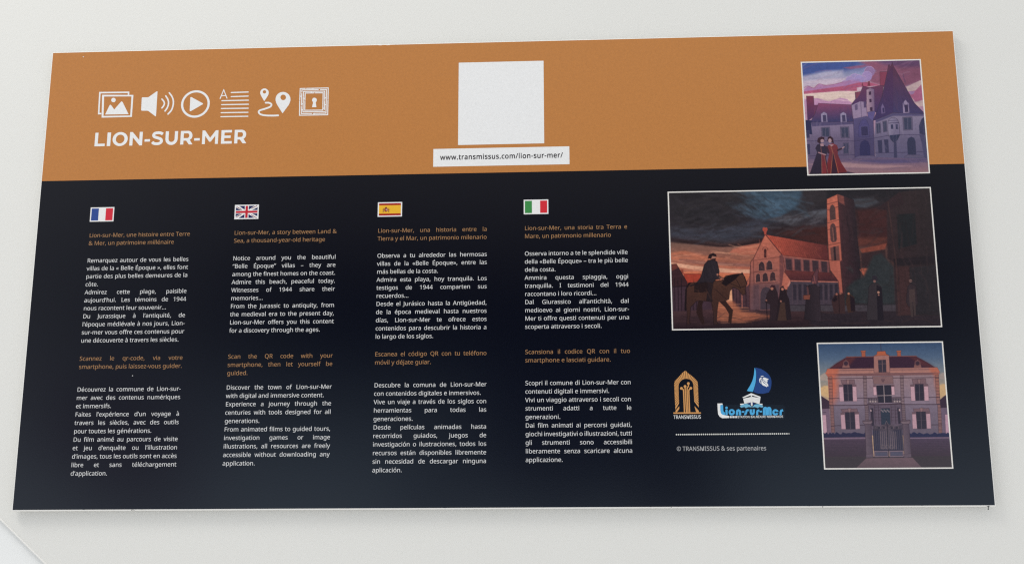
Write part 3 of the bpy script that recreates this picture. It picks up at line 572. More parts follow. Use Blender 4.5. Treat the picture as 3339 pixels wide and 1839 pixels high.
    def build(self, name, parent, quad_mm, layer, mat):
        """the canvas as a flat mesh whose colour attribute is the print"""
        (u0, v0), (u1, v1) = quad_mm
        uu = u0 + (u1 - u0) * (np.arange(self.w) / (self.w - 1)); vv = v0 + (v1 - v0) * (np.arange(self.h) / (self.h - 1))
        U, V = np.meshgrid(uu, vv)
        co = np.empty((self.w * self.h, 3))
        co[:, 0] = (U.ravel() - BOARD_W / 2) / 1000; co[:, 1] = -(GAP + (BOARD_T + STEP * layer) / 1000); co[:, 2] = (BOARD_H - V.ravel()) / 1000
        i = (np.arange(self.h - 1)[:, None] * self.w + np.arange(self.w - 1)[None]).ravel()
        q = np.stack([i, i + self.w, i + self.w + 1, i + 1], 1)
        me = bpy.data.meshes.new(name)
        me.vertices.add(len(co)); me.vertices.foreach_set('co', co.ravel())
        me.loops.add(q.size); me.loops.foreach_set('vertex_index', q.ravel().astype(np.int32))
        me.polygons.add(len(q)); me.polygons.foreach_set('loop_start', np.arange(0, q.size, 4, dtype=np.int32))
        me.update(calc_edges=True)
        at = me.color_attributes.new('print', 'FLOAT_COLOR', 'POINT')
        rgba = np.ones((len(co), 4)); rgba[:, :3] = ink(self.a.reshape(-1, 3))
        at.data.foreach_set('color', rgba.ravel().astype(np.float32))
        me.materials.append(mat)
        o = bpy.data.objects.new(name, me); COL.objects.link(o); o.parent = parent
        return o

# ------------------------------------------------------------------ the wall behind
wall_white = paint_mat('white_wall_paint', (0.765, 0.76, 0.728), 0.55)
trim_white = paint_mat('white_trim', (0.84, 0.83, 0.80), 0.45, blotch=0.01)
low_white = paint_mat('cool_white_paint', (0.85, 0.86, 0.855), 0.5)


def wall_mm(px, py):
    q = SURVEY @ np.array((px, py, 1.0)); u, v = q[0] / q[2], q[1] / q[2]
    return (u - BOARD_W / 2) / 1000, BASE_Z + (BOARD_H - v) / 1000


# the wall sheet is cut off along a slanting edge at its lower left
ax, az = wall_mm(0, 1702); bx, bz = wall_mm(138, 1839)
dx, dz = bx - ax, bz - az; L = math.hypot(dx, dz); dx /= L; dz /= L
e0 = (ax - dx * 0.9, az - dz * 0.9); e1 = (bx + dx * 0.9, bz + dz * 0.9)
TH = 0.006
outline = [(-1.6, BASE_Z + 1.6), (2.2, BASE_Z + 1.6), (2.2, e1[1]), e1, e0, (-1.6, e0[1])]
fv = [(x, 0, z) for x, z in outline] + [(x, TH, z) for x, z in outline]
n = len(outline)
ff = [tuple(range(n))[::-1], tuple(range(n, 2 * n))] + [(i, (i + 1) % n, n + (i + 1) % n, n + i) for i in range(n)]
wall = link_mesh('wall', fv, ff, wall_white)
tag(wall, 'smooth off-white painted wall carrying the information panel', kind='structure')
# rounded bead along that edge
nx, nz = -dz, dx                 # towards the wall sheet
if nz < 0: nx, nz = -nx, -nz
r = 0.00065
pv, pf = [], []
N = 10
for k, (x, z) in enumerate((e0, e1)):
    for j in range(N):
        a = 2 * math.pi * j / N
        pv.append((x + nx * r * math.cos(a), 0.0002 - r * math.sin(a) * 1.3, z + nz * r * math.cos(a)))
pf = [(j, (j + 1) % N, N + (j + 1) % N, N + j) for j in range(N)] + [tuple(range(N))[::-1], tuple(range(N, 2 * N))]
bead = link_mesh('edge_trim', pv, pf, trim_white, wall)
bead['label'] = 'thin bright bead along the slanting edge'
# the surface beyond that edge leans back and catches more sky
ex, ez = -nx, -nz
lean = 0.10
lv = [(e0[0] + nx * .004, 0.0035, e0[1] + nz * .004), (e1[0] + nx * .004, 0.0035, e1[1] + nz * .004),
      (e1[0] + ex * 1.2, 0.0035 - 1.2 * lean, e1[1] + ez * 1.2), (e0[0] + ex * 1.2, 0.0035 - 1.2 * lean, e0[1] + ez * 1.2)]
low = link_mesh('lower_wall', lv, [(0, 1, 2, 3)], low_white)
tag(low, 'cooler white surface below the slanting edge at the lower left', kind='structure')

# ------------------------------------------------------------------ the panel
panel = bpy.data.objects.new('information_panel', None)
COL.objects.link(panel)
panel.empty_display_size = 0.05
panel.location = (0, 0, BASE_Z)
tag(panel, 'printed panel with an orange band above four columns of text on navy', 'information panel')

core_white = paint_mat('white_board_core', (0.86, 0.85, 0.82), 0.6, blotch=0.02)
# board: a foam sheet whose sawn edge flares very slightly towards the back
def ring(off, y, wob=0.0):
    pts = []
    W2 = BOARD_W / 2000; H = BOARD_H / 1000; o = off / 1000
    NX, NZ = 60, 30
    for i in range(NX): pts.append((-W2 - o + (2 * W2 + 2 * o) * i / NX, y, -o))
    for i in range(NZ): pts.append((W2 + o, y, -o + (H + 2 * o) * i / NZ))
    for i in range(NX): pts.append((W2 + o - (2 * W2 + 2 * o) * i / NX, y, H + o))
    for i in range(NZ): pts.append((-W2 - o, y, H + o - (H + 2 * o) * i / NZ))
    if wob:
        pts = [(x + random.uniform(-wob, wob) / 1000, yy, z + random.uniform(-wob, wob) / 1000) for x, yy, z in pts]
    return pts


yf = -(GAP + BOARD_T / 1000)
rings = [ring(0.10, yf), ring(0.68, yf + 0.0006, 0.03), ring(0.76, -GAP - 0.0005, 0.03), ring(0.25, -GAP)]
bv = [p for rg in rings for p in rg]
n = len(rings[0])
bf = []
for k in range(3):
    for i in range(n):
        j = (i + 1) % n
        bf.append((k * n + i, (k + 1) * n + i, (k + 1) * n + j, k * n + j))
bf.append(tuple(range(n))); bf.append(tuple(range(3 * n, 4 * n))[::-1])
board = link_mesh('board', bv, bf, core_white, panel)
# two hidden fixing battens hold it off the wall
for sx in (-0.2, 0.2):
    hv = [(sx + a, b, c) for a in (-.02, .02) for b in (-GAP - 0.0002, 0.0) for c in (.03, BOARD_H / 1000 - .03)]
    link_mesh('batten', hv, [(0, 1, 3, 2), (4, 6, 7, 5), (0, 4, 5, 1), (2, 3, 7, 6), (0, 2, 6, 4), (1, 5, 7, 3)], core_white, panel)

ORANGE, NAVY, WHITE = (185, 123, 67), (12, 14, 24), (238, 236, 240)
GOLD, TYPE = (170, 129, 90), (226, 226, 226)
SPLIT = 90.93
p = Ink(1)
top = [(0, 0)]
for x, y in ((222, 0), (222.6, .18), (224.2, .22), (224.6, .02), (227.4, .02), (227.8, .25), (229.6, .22), (230.4, 0), (600, 0)): top.append((x, y))
p.add([top + [(600, SPLIT), (0, SPLIT)]], ORANGE)
p.build('orange_band', panel)
p = Ink(1)
bot = [(600, BOARD_H)]
for x in (557, 490, 430, 395, 330, 270, 210, 160, 120, 82, 45):
    bot += [(x + 1.2, BOARD_H), (x + .3, BOARD_H + random.uniform(.03, .10)), (x - .8, BOARD_H)]
p.add([[(0, SPLIT), (600, SPLIT)] + bot + [(0, BOARD_H)]], NAVY)
p.build('navy_field', panel)

# dark chips hanging from the bottom edge, white nicks in the print
chip_mat = ink_mat((40, 38, 40))
def wall_uv(px, py):
    q = SURVEY @ np.array((px, py, 1.0)); return q[0] / q[2], q[1] / q[2]
for name, sheet, pts in (
    ('edge_chip', (3200, 1620, 28.375), [(560, 835), (650, 830), (740, 800), (775, 815), (720, 880), (690, 920), (685, 1000), (690, 1060), (715, 1140), (680, 1165), (600, 1130), (625, 1070), (655, 1000), (650, 910), (630, 880)]),
    ('edge_chip', (2140, 1550, 4.2933), [(232, 412), (216, 428), (204, 446), (212, 446), (222, 432)]),
    ('edge_chip', (2140, 1550, 4.2933), [(2322, 422), (2338, 440), (2332, 443), (2320, 430)]),
    ('edge_chip', (0, 1500, 3.68), [(1572, 600), (1582, 588), (1592, 586), (1610, 599), (1594, 594), (1584, 597)]),
    ('edge_chip', (0, 1500, 3.68), [(2026, 576), (2056, 575), (2050, 583), (2036, 584)]),
):
    d = drafter(*sheet)
    q = d(*pts)
    k = len(q)
    v3 = [face_pt(a, b, -3) for a, b in q] + [face_pt(a, b, -30) for a, b in q]
    link_mesh(name, v3, [tuple(range(k)), tuple(range(k, 2 * k))[::-1]] + [(i, (i + 1) % k, k + (i + 1) % k, k + i) for i in range(k)], chip_mat, panel)
p = Ink(2)
d = drafter(0, 80, 3.085)
p.add([circle(d((838, 330))[0], .42, 8, .28)], WHITE)
p.build('nick', panel, 'tiny white nick in the orange print')
p = Ink(2)
d = drafter(200, 1130, 3.02)
p.add([circle(d((701, 286))[0], .36, 8)], (190, 190, 190))
p.build('nick', panel, 'tiny white nick in the navy print')

# ---- icons
def icon(name): return Ink(2), drafter(250, 250, 2.862)
SW = WHITE
p, d = icon('picture')
W1 = 2.862 * 4.6
p.add([d(*stroke([(230, 348), (205, 349), (216, 153), (484, 150), (483, 174)], 14))], SW)
o_ = d((237, 173), (529, 174), (515, 379), (232, 386)); i_ = d((256, 189), (511, 188), (499, 366), (250, 370))
p.add([o_, i_], SW)
p.add([d(*circle((343, 222), 21))], SW, .2)
p.add([d((265, 357), (306, 272), (313, 265), (321, 269), (350, 310), (409, 242), (418, 234), (428, 240), (484, 354))], SW, .1)
p.build('picture_icon', panel)
p, d = icon('speaker')
p.add([d((607, 202), (612, 197), (668, 196), (748, 140), (754, 143), (740, 370), (735, 374), (666, 322), (606, 321), (601, 316))], SW)
for a in ([(796, 214), (812, 234), (818, 253), (811, 275), (795, 295)], [(831, 184), (850, 215), (857, 252), (845, 293), (824, 324)], [(864, 155), (893, 198), (902, 250), (886, 312), (852, 352)]):
    p.add([d(*stroke(smooth(a, 4, False), 14, 5))], SW)
p.build('speaker_icon', panel)
p, d = icon('play')
cu, cv = d((1107.5, 258.5))[0]
p.add([circle((cu, cv), 9.72, 48), circle((cu, cv), 8.22, 48)], SW)
p.add([d((1060, 200), (1064, 194), (1072, 195), (1176, 252), (1179, 257), (1175, 262), (1066, 325), (1058, 326), (1054, 320))], SW)
p.build('play_icon', panel)
p, d = icon('text')
p.add([d(*stroke([(1338, 208), (1372, 127), (1402, 205)], 9, 3))], SW)
p.add([d(*stroke([(1352, 182), (1391, 180)], 8))], SW, .2)
for a in ([(1442, 152), (1600, 147)], [(1442, 190), (1600, 185)], [(1355, 228), (1602, 223)], [(1352, 265), (1602, 261)], [(1350, 301), (1600, 298)], [(1348, 340), (1598, 336)], [(1346, 377), (1597, 373)]):
    p.add([d(*stroke(a, 10.5, 4))], SW)
p.build('text_icon', panel)
p, d = icon('route')
def pin(cx, cy, r, tx, ty, hx, hy, hr):
    a = [(cx + r * math.cos(R(t)), cy + r * math.sin(R(t))) for t in range(-205, 30, 12)]
    b = [(cx + r * .80, cy + r * .68), (tx + 3, ty - 3), (tx, ty), (tx - 3, ty - 3), (cx - r * .80, cy + r * .68)]
    p.add([d(*(a + b)), d(*circle((hx, hy), hr, 20))], SW)
pin(1752, 154, 40, 1750, 231, 1752, 146, 16)
pin(1925, 216, 70, 1921, 345, 1927, 197, 26)
p.add([d(*stroke(smooth([(1763, 247), (1795, 248), (1817, 262), (1806, 284), (1755, 304), (1710, 318), (1698, 334), (1714, 354), (1760, 365), (1830, 367), (1880, 365)], 4, False), 16, 5))], SW)
p.build('route_icon', panel)
p = Ink(2); d = drafter(950, 270, 11.829)
for a in ([(532, 232), (340, 240), (322, 685)], [(320, 725), (312, 1268), (1398, 1248), (1412, 690)], [(1412, 652), (1420, 215), (580, 233)],
          [(402, 380), (406, 290), (1035, 280)], [(1118, 280), (1353, 278), (1333, 1188), (845, 1198)], [(785, 1200), (382, 1203), (382, 938)], [(386, 880), (400, 432)],
          [(461, 538), (466, 352), (1285, 340), (1283, 662)], [(1280, 708), (1272, 1050)], [(1290, 1125), (446, 1138), (458, 572)],
          [(872, 405), (532, 412), (521, 697)], [(520, 735), (514, 1076), (1210, 1068), (1224, 402), (920, 405)]):
    p.add([d(*stroke(a, 37, 4))], SW)
for a in ([(830, 235), (830, 285)], [(768, 345), (768, 405)], [(340, 537), (395, 537)], [(460, 615), (520, 615)], [(385, 835), (450, 832)], [(390, 1066), (445, 1060)], [(872, 1200), (872, 1255)], [(1290, 600), (1342, 600)], [(1285, 855), (1338, 855)], [(1215, 995), (1275, 1000)]):
    p.add([d(*stroke(a, 36))], SW, .2)
p.add([d(*circle((888, 682), 92))], SW)
p.add([d((846, 725), (932, 725), (966, 955), (796, 955))], SW, .2)
p.build('maze_icon', panel)

# ---- title in bold geometric capitals
p = Ink(2)
CAP, BL = 9.52, 67.42
def zx(x): return 33.73 + (x - 165) * 0.07213
S_ = 0.222
def put(contours, x0, x1, up=0):
    w = (zx(x1) - zx(x0)) / CAP
    p.add([[(zx(x0) + a * CAP, BL - b * CAP) for a, b in c] for c in contours(w)], SW, up)
put(lambda w: [[(0, 0), (0, 1), (S_, 1), (S_, .185), (w, .185), (w, 0)]], 165, 261)
put(lambda w: [[(0, 0), (0, 1), (w, 1), (w, 0)]], 280, 313)
def O_(w): return [circle((w / 2, .5), w / 2, 40, .517), circle((w / 2, .5), w / 2 - .232, 40, .325)]
put(O_, 331, 473)
def N_(w): return [[(0, 0), (0, 1), (.185, 1), (w - S_, .40), (w - S_, 1), (w, 1), (w, 0), (w - .185, 0), (S_, .60), (S_, 0)]]
put(N_, 491, 611)
put(lambda w: [[(0, .27), (0, .45), (w, .45), (w, .27)]], 632, 683)
def S_l(w):
    c = smooth([(w - .045, .80), (w * .74, .885), (w * .5, .905), (w * .25, .86), (w * .155, .735), (w * .24, .61), (w * .5, .53), (w * .77, .44), (w * .86, .285), (w * .74, .145), (w * .48, .095), (w * .22, .13), (.05, .225)], 5, False)
    return [stroke(c, .205)]
put(S_l, 697, 806)
def U_(w):
    c = [(S_ / 2, 1), (S_ / 2, .44)] + [(w / 2 - (w / 2 - S_ / 2) * math.cos(R(t)), .44 - .345 * math.sin(R(t))) for t in range(15, 180, 15)] + [(w - S_ / 2, .44), (w - S_ / 2, 1)]
    return [stroke(c, S_)]
put(U_, 826, 941)
def R_(w):
    bw = w - .02; cx = bw - .33
    out = [(0, 0), (0, 1), (cx, 1)] + arc((cx, .645), .33, 90, -62, 10, .355) + [(bw + .03, 0), (bw - .225, 0), (bw - .43, .285), (S_, .285), (S_, 0)]
    hole = [(S_, .82)] + arc((cx - .02, .645), .125, 90, -90, 8, .175) + [(S_, .47)]
    return [out, hole]
put(R_, 967, 1080)
put(lambda w: [[(0, .27), (0, .45), (w, .45), (w, .27)]], 1095, 1147)
def M_(w): return [[(0, 0), (0, 1), (.185, 1), (w / 2, .46), (w - .185, 1), (w, 1), (w, 0), (w - .21, 0), (w - .21, .60), (w / 2 + .055, .17), (w / 2 - .055, .17), (.21, .60), (.21, 0)]]
put(M_, 1169, 1318)
put(lambda w: [[(0, 0), (0, 1), (w - .02, 1), (w - .02, .815), (S_, .815), (S_, .595), (w - .09, .595), (w - .09, .415), (S_, .415), (S_, .185), (w, .185), (w, 0)]], 1346, 1446)
put(R_, 1469, 1580)
p.build('title_lettering', panel)

# ---- blank white square (the code that stands on it is left out) and the address strip
p = Ink(2); p.rect(276.3, 14.0, 332.62, 71.6, (238, 236, 241)); p.build('white_square', panel)
p = Ink(2); p.rect(260.15, 74.0, 348.93, 86.2, (238, 236, 241)); strip = p.build('address_strip', panel)
p = Ink(3)
lay_text(p, 'www.transmissus.com/lion-sur-mer/', 264.66, 81.55, 0.00590, (42, 38, 44), width=80.2, bold=22)
p.build('address_lettering', strip)

# ---- flags
def flag(u0, label, build):
    v0, v1 = 109.7, 119.45; u1 = u0 + 15.85
    q = Ink(2); q.rect(u0, v0, u1, v1, (234, 232, 230)); o = q.build('flag', panel, label)
    build(o, u0 + .78, v0 + .78, u1 - .78, v1 - .78)
def stripes(cols, horiz=False, frac=(1, 1, 1)):
    def b(o, u0, v0, u1, v1):
        t = 0; s = sum(frac)
        for c, f in zip(cols, frac):
            a, e = t / s, (t + f) / s; t += f
            if c is None: continue
            q = Ink(3)
            if horiz: q.rect(u0, v0 + (v1 - v0) * a, u1, v0 + (v1 - v0) * e, c)
            else: q.rect(u0 + (u1 - u0) * a, v0, u0 + (u1 - u0) * e, v1, c)
            q.build('stripe', o)
    return b
flag(34.55, 'blue white and red striped flag', stripes([(48, 74, 142), None, (206, 46, 62)]))
flag(319.1, 'green white and red striped flag', stripes([(62, 138, 74), None, (206, 48, 58)], frac=(1, 1.18, 1)))
def spain(o, u0, v0, u1, v1):
    stripes([(158, 30, 32), (232, 178, 52), (158, 30, 32)], True, (1, 4.4, 1))(o, u0, v0, u1, v1)
    cu, cv = u0 + 4.6, (v0 + v1) / 2 + .15
    q = Ink(4)
    q.add([[(cu - 1.1, cv - .9), (cu + 1.1, cv - .9), (cu + 1.1, cv + .7), (cu + .6, cv + 1.3), (cu, cv + 1.5), (cu - .6, cv + 1.3), (cu - 1.1, cv + .7)]], (140, 62, 50))
    q.add([circle((cu + .35, cv + .1), .62, 12)], (196, 150, 150), .3)
    q.add([circle((cu, cv - 1.35), .75, 10, .45)], (120, 58, 48), .2)
    for s in (-1, 1):
        q.rect(cu + s * 1.75 - .22, cv - 1.0, cu + s * 1.75 + .22, cv + 1.35, (150, 100, 70))
        q.rect(cu + s * 1.75 - .5, cv + .1, cu + s * 1.75 + .5, cv + .4, (140, 40, 36), .3)
        q.rect(cu + s * 1.75 - .45, cv + 1.3, cu + s * 1.75 + .45, cv + 1.6, (150, 100, 70), .2)
    q.build('crest', o)
flag(224.45, 'red and yellow striped flag with a small crest', spain)
def union(o, u0, v0, u1, v1):
    w, h = u1 - u0, v1 - v0; mu, mv = (u0 + u1) / 2, (v0 + v1) / 2
    q = Ink(3)
    hx, hy = 1.35, 1.15      # half width of the white cross arms
    k = h / w
    t = 1.05                 # half thickness of the white diagonals, measured along u
    for sx in (-1, 1):
        for sy in (-1, 1):
            P = lambda x, y: (mu + sx * x, mv + sy * y)
            W2, H2 = w / 2, h / 2
            # two blue triangles in each quarter
            q.add([[P(hx, H2), P(W2 - 2.0, H2), P(hx, (hx + 1.15) * k + .05)]], (40, 42, 88))
            q.add([[P(W2, hy), P(W2, H2 - 1.05), P(hy / k + 1.6, hy)]], (40, 42, 88))
    q.build('blue_field', o)
    q = Ink(3)
    q.rect(u0, mv - .72, u1, mv + .72, (190, 36, 52)); q.rect(mu - .78, v0, mu + .78, v1, (190, 36, 52), .3)
    q.build('red_cross', o)
    q = Ink(3)
    for sx, sy in ((-1, -1), (1, 1), (1, -1), (-1, 1)):
        P = lambda x, y: (mu + sx * x, mv + sy * y)
        W2, H2 = w / 2, h / 2
        off = .32 if sx * sy > 0 else -.32
        a0, a1 = 3.1, W2 - .35
        q.add([stroke([(mu + sx * a0, mv + sy * a0 * k + off * sx * 0 + off), (mu + sx * a1, mv + sy * a1 * k + off)][:2], .42)], (128, 44, 58))
    q.build('red_diagonal', o)
flag(130.5, 'union flag with a red cross on blue and white', union)

# ---- the four columns of text
MM = 0.00470
COLUMNS = [
 (34.95, 66.95, [
  ('h', 130.05, ['Lion-sur-Mer, une histoire entre Terre', '& Mer, un patrimoine millénaire/']),
  ('p', 147.0, ['Remarquez autour de vous les belles', 'villas de la « Belle Époque », elles font', 'partie des plus belles demeures de la', 'côte./', 'Admirez cette plage, paisible', 'aujourd’hui. Les témoins de 1944', 'nous racontent leur souvenir.../', 'Du Jurassique à l’antiquité, de', 'l’époque médiévale à nos jours, Lion-', 'sur-mer vous offre ces contenus pour', 'une découverte à travers les siècles./']),
  ('h', 211.45, ['Scannez le qr-code, via votre', 'smartphone, puis laissez-vous guider./']),
  ('p', 231.3, ['Découvrez la commune de Lion-sur-', 'mer avec des contenus numériques', 'et immersifs./', 'Faites l’expérience d’un voyage à', 'travers les siècles, avec des outils', 'pour toutes les générations./', 'Du film animé au parcours de visite', 'et jeu d’enquête ou l’illustration', 'd’images, tous les outils sont en accès', 'libre et sans téléchargement', 'd’application./'])]),
 (130.9, 67.2, [
  ('h', 129.93, ['Lion-sur-Mer, a story between Land &', 'Sea, a thousand-year-old heritage/']),
  ('p', 146.97, ['Notice around you the beautiful', '“Belle Époque” villas – they are', 'among the finest homes on the coast.', 'Admire this beach, peaceful today.', 'Witnesses of 1944 share their', 'memories.../', 'From the Jurassic to antiquity, from', 'the medieval era to the present day,', 'Lion-sur-Mer offers you this content', 'for a discovery through the ages./']),
  ('h', 211.2, ['Scan the QR code with your', 'smartphone, then let yourself be', 'guided./']),
  ('p', 230.95, ['Discover the town of Lion-sur-Mer', 'with digital and immersive content./', 'Experience a journey through the', 'centuries with tools designed for all', 'generations./', 'From animated films to guided tours,', 'investigation games or image', 'illustrations, all resources are freely', 'accessible without downloading any', 'application./'])]),
 (224.75, 70.75, [
  ('h', 130.1, ['Lion-sur-Mer, una historia entre la', 'Tierra y el Mar, un patrimonio milenario/']),
  ('p', 146.75, ['Observa a tu alrededor las hermosas', 'villas de la «Belle Époque», entre las', 'más bellas de la costa./', 'Admira esta playa, hoy tranquila. Los', 'testigos de 1944 comparten sus', 'recuerdos.../', 'Desde el Jurásico hasta la Antigüedad,', 'de la época medieval hasta nuestros', 'días, Lion-sur-Mer te ofrece estos', 'contenidos para descubrir la historia a', 'lo largo de los siglos./']),
  ('h', 210.75, ['Escanea el código QR con tu teléfono', 'móvil y déjate guiar./']),
  ('p', 230.45, ['Descubre la comuna de Lion-sur-Mer', 'con contenidos digitales e inmersivos./', 'Vive un viaje a través de los siglos con', 'herramientas para todas las', 'generaciones./', 'Desde películas animadas hasta', 'recorridos guiados, juegos de', 'investigación o ilustraciones, todos los', 'recursos están disponibles libremente', 'sin necesidad de descargar ninguna', 'aplicación./'])]),
 (319.5, 65.75, [
  ('h', 130.05, ['Lion-sur-Mer, una storia tra Terra e', 'Mare, un patrimonio millenario/']),
  ('p', 146.85, ['Osserva intorno a te le splendide ville', 'della «Belle Époque» – tra le più belle', 'della costa./', 'Ammira questa spiaggia, oggi', 'tranquilla. I testimoni del 1944', 'raccontano i loro ricordi.../', 'Dal Giurassico all’antichità, dal', 'medioevo ai giorni nostri, Lion-sur-', 'Mer ti offre questi contenuti per una', 'scoperta attraverso i secoli./']),
  ('h', 210.4, ['Scansiona il codice QR con il tuo', 'smartphone e lasciati guidare./']),
  ('p', 230.05, ['Scopri il comune di Lion-sur-Mer con', 'contenuti digitali e immersivi./', 'Vivi un viaggio attraverso i secoli con', 'strumenti adatti a tutte le', 'generazioni./', 'Dai film animati ai percorsi guidati,', 'giochi investigativi o illustrazioni, tutti', 'gli strumenti sono accessibili', 'liberamente senza scaricare alcuna', 'applicazione./'])]),
]
for (u, width, blocks), lang in zip(COLUMNS, ('French', 'English', 'Spanish', 'Italian')):
    for kind, v, lines in blocks:
        p = Ink(2)
        for i, t in enumerate(lines):
            last = t.endswith('/')
            lay_text(p, t.rstrip('/') if last else t, u, v + 5.272 * i, MM, GOLD if kind == 'h' else TYPE, width=None if last else width, justify=True, bold=-3)
        p.build('heading' if kind == 'h' else 'paragraph', panel, ('gold %s heading' if kind == 'h' else 'white %s paragraph') % lang)

# ---- arch emblem
p = Ink(2); d = drafter(2160, 1190, 7.469)
AR = (206, 150, 92)
outer = [(320, 1143), (300, 800), (286, 460), (302, 390), (400, 285), (490, 185), (535, 152), (555, 128), (577, 150), (612, 188), (720, 268), (800, 340), (852, 405), (863, 470), (872, 720), (886, 1143)]
inner = [(412, 1143), (398, 800), (391, 520), (402, 455), (432, 400), (480, 357), (540, 336), (590, 332), (650, 343), (700, 371), (735, 420), (752, 480), (765, 720), (787, 1143)]
def hit(poly, ang):
    c = np.array((582.0, 620.0)); dv = np.array((math.cos(ang), -math.sin(ang))); best = None
    for a, b in zip(poly, poly[1:]):
        a = np.array(a, float); e = np.array(b, float) - a
        den = dv[0] * e[1] - dv[1] * e[0]
        if abs(den) < 1e-9: continue
        w = a - c; t = (w[0] * e[1] - w[1] * e[0]) / den; s = (w[0] * dv[1] - w[1] * dv[0]) / den
        if t > 0 and -1e-6 <= s <= 1 + 1e-6 and (best is None or t < best): best = t
    return None if best is None else c + dv * best
angs = []
a = -62.0
NW = 47
for i in range(NW + 1): angs.append(R(-61 + (242 + 60) * i / NW))
for i in range(NW):
    w = angs[i + 1] - angs[i]
    g0, g1 = angs[i] + w * .12, angs[i + 1] - w * .12
    q = [hit(outer, g0), hit(outer, (g0 + g1) / 2), hit(outer, g1), hit(inner, g1), hit(inner, g0)]
    if any(k is None for k in q): continue
    p.add([d(*q)], AR)
p.add([d((322, 1146), (352, 1146), (410, 1060), (408, 1000), (318, 1110))], AR, .2)
p.add([d((884, 1146), (822, 1146), (782, 1010), (784, 1000), (882, 1110))], AR, .2)
p.add([d((268, 1150), (932, 1148), (936, 1165), (932, 1181), (268, 1184), (264, 1166))], AR, .4)
for c, r_, line in (((462, 566), 34, [(470, 572), (502, 592), (514, 625), (536, 1150)]), ((550, 519), 34, [(551, 530), (566, 800), (585, 1150)]),
                ((630, 448), 34, [(633, 460), (633, 512), (602, 560), (600, 640), (622, 1150)]), ((690, 563), 34, [(684, 572), (652, 592), (640, 625), (662, 1150)])):
    p.add([d(*stroke(line, 29))], AR, .2); p.add([d(*circle(c, r_, 18))], AR, .3)
em = p.build('arch_emblem', panel, 'golden pointed arch emblem with branching lines')
p = Ink(2)
(u0, v0), (u1, v1), (ut, vt) = d((270, 1306), (942, 1303), (285, 1222))
lay_text(p, 'TRANSMISSUS', u0, v0, (v0 - vt) / 573, (222, 222, 222), width=u1 - u0, bold=10)
p.build('emblem_lettering', em)

# ---- boat emblem
d = drafter(2320, 1190, 7.469)
p = Ink(2)
p.add([d((300, 965), (1740, 965), (1790, 1010), (1795, 1230), (1760, 1325), (600, 1330), (400, 1180))], (20, 26, 36))
boat = p.build('boat_emblem', panel, 'blue and white emblem of a boat with a sail above lettering')
BLUE, DBLUE, PALE = (82, 170, 218), (38, 66, 124), (232, 232, 230)
p = Ink(3)
p.add([d(*smooth([(1048, 62), (1076, 130), (1086, 250), (1076, 400), (1042, 540)], 3, False), (1005, 650), (930, 641), (860, 626), *smooth([(935, 505), (998, 375), (1033, 230)], 3, False))], BLUE)
p.add([d((1062, 60), *smooth([(1200, 90), (1330, 170), (1420, 270), (1456, 370), (1457, 480), (1434, 590), (1390, 668)], 3, False), *smooth([(1250, 697), (1120, 692), (1016, 653)], 3, False), *smooth([(1062, 500), (1092, 350), (1090, 220), (1080, 130)], 3, False))], DBLUE, .2)
p.build('sail', boat)
p = Ink(4)
for q in ([(1245, 318), (1262, 302), (1300, 303), (1340, 322), (1386, 334), (1382, 358), (1340, 374), (1366, 388), (1362, 412), (1335, 420), (1303, 392), (1272, 368)],
          [(1188, 288), (1213, 263), (1250, 261), (1276, 279), (1232, 281)], [(1160, 352), (1180, 312), (1240, 298), (1198, 342), (1182, 400), (1204, 455), (1170, 420)],
          [(1214, 352), (1232, 330), (1234, 380), (1262, 432), (1312, 462), (1352, 500), (1346, 540), (1320, 520), (1250, 495), (1215, 452)],
          [(1243, 325), (1262, 372), (1302, 412), (1350, 430), (1380, 480), (1382, 520), (1366, 526), (1346, 480), (1300, 440), (1254, 400)]):
    p.add([d(*q)], PALE)
p.build('lion_head', boat)
p = Ink(4)
p.add([d((770, 815), (958, 775), (956, 905), (802, 942))], PALE); p.add([d((988, 770), (1190, 803), (1172, 920), (1155, 946), (995, 896))], PALE)
p.add([d((755, 783), (965, 683), (1192, 770), (1190, 802), (972, 730), (765, 803))], PALE)
p.add([d((955, 725), (986, 725), (1001, 960), (986, 1008), (958, 970))], (222, 222, 220), .3)
for k in range(4):
    y = 838 + k * 22
    p.add([d(*stroke([(778 + k * 5, y + 12), (955, y - 28 + k * 3)], 4))], (190, 190, 186), .2); p.add([d(*stroke([(992, y - 34), (1186 - k * 4, y)], 4))], (190, 190, 186), .2)
p.add([d((872, 930), (952, 906), (956, 978))], (34, 52, 112)); p.add([d((1001, 906), (1062, 936), (1004, 972))], (34, 52, 112))
p.build('hull', boat)
p = Ink(4)
p.add([d((688, 1000), (760, 952), (862, 940), (930, 970), (985, 1027), (905, 1018), (832, 1046), (800, 1016), (722, 1036))], (112, 176, 206))
p.add([d((985, 1027), (1050, 960), (1120, 946), (1200, 960), (1257, 990), (1240, 1036), (1162, 1016), (1130, 1046), (1060, 1020))], (112, 176, 206))
p.add([d((698, 940), (800, 935), (776, 956), (720, 972), (695, 966))], PALE, .2); p.add([d((1150, 935), (1240, 941), (1240, 970), (1170, 955))], PALE, .2)
p.build('wave', boat)
p = Ink(3)
p.add([d((143, 934), (262, 931), (272, 965), (214, 970), (214, 1080), (226, 1160), (262, 1203), (300, 1214), (430, 1238), (430, 1286), (262, 1291), (196, 1254), (160, 1190), (150, 1080))], PALE)
LB = (78, 166, 216)
p.add([d((212, 976), (280, 971), (286, 1108), (298, 1142), (326, 1148), (326, 1216), (272, 1211), (232, 1172), (214, 1100))], LB, .4)
p.add([d((338, 1080), (390, 1080), (392, 1218), (340, 1218))], LB); p.add([d(*circle((365, 1038), 31, 16))], LB)
